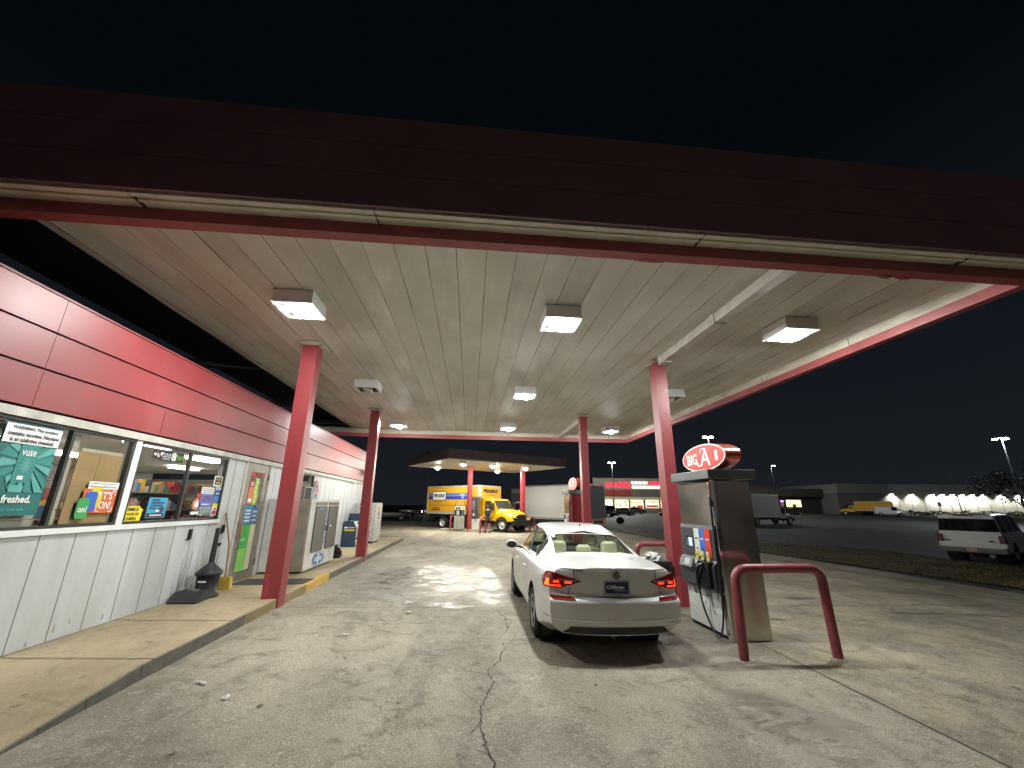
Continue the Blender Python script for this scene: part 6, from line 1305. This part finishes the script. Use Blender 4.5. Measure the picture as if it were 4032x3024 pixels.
tag(hz.build('hedge'), 'low dark hedge running along the foot of the lit warehouse', 'hedge', kind='stuff')

# ================================================================== LOT LAMPS
def lot_lamp(s, D, ztop, zb, n, lab, energy, power, col=(1, .97, .88), headw=.45, size=.5):
    x, y = FP(s, D); t = thing('lot_lamp', (x, y, zb), lab, 'lamp post', rz=-math.atan2(FX, FY)); h = ztop - zb
    b = MB(); b.cyl((0, 0, .0), (0, 0, .7), .3, .28, mat('lamp_base', (.3, .3, .28), .9), 12); b.cyl((0, 0, .7), (0, 0, h), .10, .06, mat('lamp_pole', (.05, .05, .05), .7, .0), 10); b.build('pole', t)
    for k in range(n):
        a = 2 * math.pi * k / n; dx, dy = math.cos(a), math.sin(a); b = MB(); M_ = Matrix.Translation((dx * .55, dy * .55, h)) @ Matrix.Rotation(a, 4, 'Z'); b.box(-.55, -.04, .02, -.2, .04, .1, GRY, M_); b.box(-.25, -headw * .5, 0, .35, headw * .5, .16, GRY, M_); hd_ = b.build('lamp_head', t)
        b = MB(); b.box(-.2, -headw * .42, -.10 * size * 2, .3, headw * .42, -.001, glow('lamp_glow_%d' % int(power), col, power), M_); b.build('lens', hd_)
    ld = bpy.data.lights.new('lot_lamp_light', 'POINT'); ld.energy = energy; ld.shadow_soft_size = .4; ld.color = col; lo = bpy.data.objects.new('lot_lamp_light', ld); COL.objects.link(lo); lo.parent = t; lo.location = (0, 0, h - .55); return t
lot_lamp(24.3, 100, 11.9, .35, 2, 'tall lot lamp standing before the red lettered store', 16000, 60)
lot_lamp(33.9, 70, 13.4, -.2, 2, 'very bright lot lamp above the nearest pump sign', 3600, 160, col=(.93, .97, 1.), size=.9)
lot_lamp(62.8, 100, 11.5, .3, 1, 'single small lot lamp right of the nearest pump', 1800, 50)
lot_lamp(66.5, 55, 11.0, -.2, 3, 'three headed lot lamp high above the dark tree', 9000, 70, col=(.9, 1., .98))
for s, D, h, lab, w_ in ((97.4, 92, 10.4, 'thin dark utility pole before the warehouse lamps', .1), (-12.7, 62, 9.3, 'dim tall pole left of the yellow truck', .09)):
    x, y = FP(s, D); t = thing('utility_pole', (x, y, gz(x, y)), lab, 'pole'); b = MB(); b.cyl((0, 0, 0), (0, 0, h), w_, w_ * .7, mat('pole_grey', (.10, .11, .10), .7), 8); b.build('pole', t); b = MB(); b.box(-.12, -.08, h, .12, .08, h + .2, mat('pole_grey', (.10, .11, .10), .7)); b.build('cap', t)
x, y = FP(95, 94); t = thing('road_sign', (x, y, gz(x, y)), 'short dark sign on a post before the warehouse', 'sign'); b = MB(); b.cyl((0, 0, 0), (0, 0, 2.6), .05, .05, DGR, 8); b.build('post', t); b = MB(); b.box(-.4, -.03, 2.2, .4, .03, 3.1, DGR); b.build('sign_board', t)
for i, (s, lab) in enumerate(((-9.35, 'first thin grey bollard left of the yellow truck'), (-9.1, 'second thin grey bollard left of the yellow truck'), (-8.85, 'thin grey bollard nearest the tail of the yellow truck'))):
    x, y = FP(s, 46); b = MB(); b.cyl((0, 0, 0), (0, 0, 1.0), .05, .05, mat('bollard_grey', (.3, .3, .28), .6), 8); b.lathe([(.05, 1.0), (.03, 1.03), (0, 1.04)], mat('bollard_grey', (.3, .3, .28), .6), n=8); o = b.build('bollard', loc=(x, y, gz(x, y))); tag(o, lab, 'bollard', 'thin bollards in the left lot')
x, y = FP(15.6, 55); b = MB(); random.seed(2)
b.lathe([(0, 0), (.35, .05), (.5, .3), (.42, .6), (.2, .75), (0, .8)], mat('dark_drum', (.02, .02, .02), .7), n=12); o = b.build('round_planter', loc=(18.3, 50.6, gz(18.3, 50.6))); tag(o, 'small dark round planter at the verge tip before the bargain store', 'planter')
x, y = FP(16.3, 78)
simple_car(x + 1.5, y + 2, rzF(.2), 'dark pickup shaped vehicle beside the white truck tail', ('charcoal', (.014, .014, .015)), 'suv', SUV, 1.0, SUVP, .38, name='parked_suv')

# ================================================================== TREE
def tree(x, y, h, lab, seed, spread=3.6):
    random.seed(seed); t = thing('dark_tree', (x, y, gz(x, y)), lab, 'tree', group=None); b = MB(); BK = mat('bark_dark', (.05, .04, .035), .9, var=.3); tips = []
    def limb(p, d, L_, r, lv):
        q = p + d * L_; b.tube([p, (p + q) / 2 + Vector((random.gauss(0, .05), random.gauss(0, .05), 0)) * L_, q], [r, r * .8, r * .6], BK, 6); tips.append((q, lv))
        if lv > 0:
            for k in range(3 if lv > 1 else 4):
                nd = (d + Vector((random.gauss(0, .55), random.gauss(0, .55), random.gauss(.0, .32)))).normalized(); limb(p + d * L_ * random.uniform(.5, 1), nd, L_ * random.uniform(.6, .85), r * .55, lv - 1)
    limb(Vector((0, 0, 0)), Vector((0, 0, 1)), h * .3, .16, 4); b.build('trunk', t)
    c = MB(); LV = [mat('night_leaf_a', (.05, .03, .03), .7), mat('night_leaf_b', (.035, .035, .02), .7), mat('night_leaf_c', (.09, .07, .06), .6)]
    for q, lv in tips:
        if lv > 2: continue
        for _ in range(26 if lv < 1 else 14):
            o = q + Vector((random.gauss(0, .35), random.gauss(0, .35), random.gauss(0, .3))); s = random.uniform(.04, .10); c.mesh([tuple(o + Vector((random.gauss(0, s), random.gauss(0, s), random.gauss(0, s)))) for _ in range(3)], [(0, 1, 2)], random.choice(LV))
    c.build('crown', t)
x, y = FP(55, 44.5); tree(x, y, 9.6, 'dark leafy tree in front of the warehouse lamps at the right edge', 3)
x, y = FP(60, 43); tree(x, y, 9.8, 'second dark tree reaching out of the frame on the right', 8)
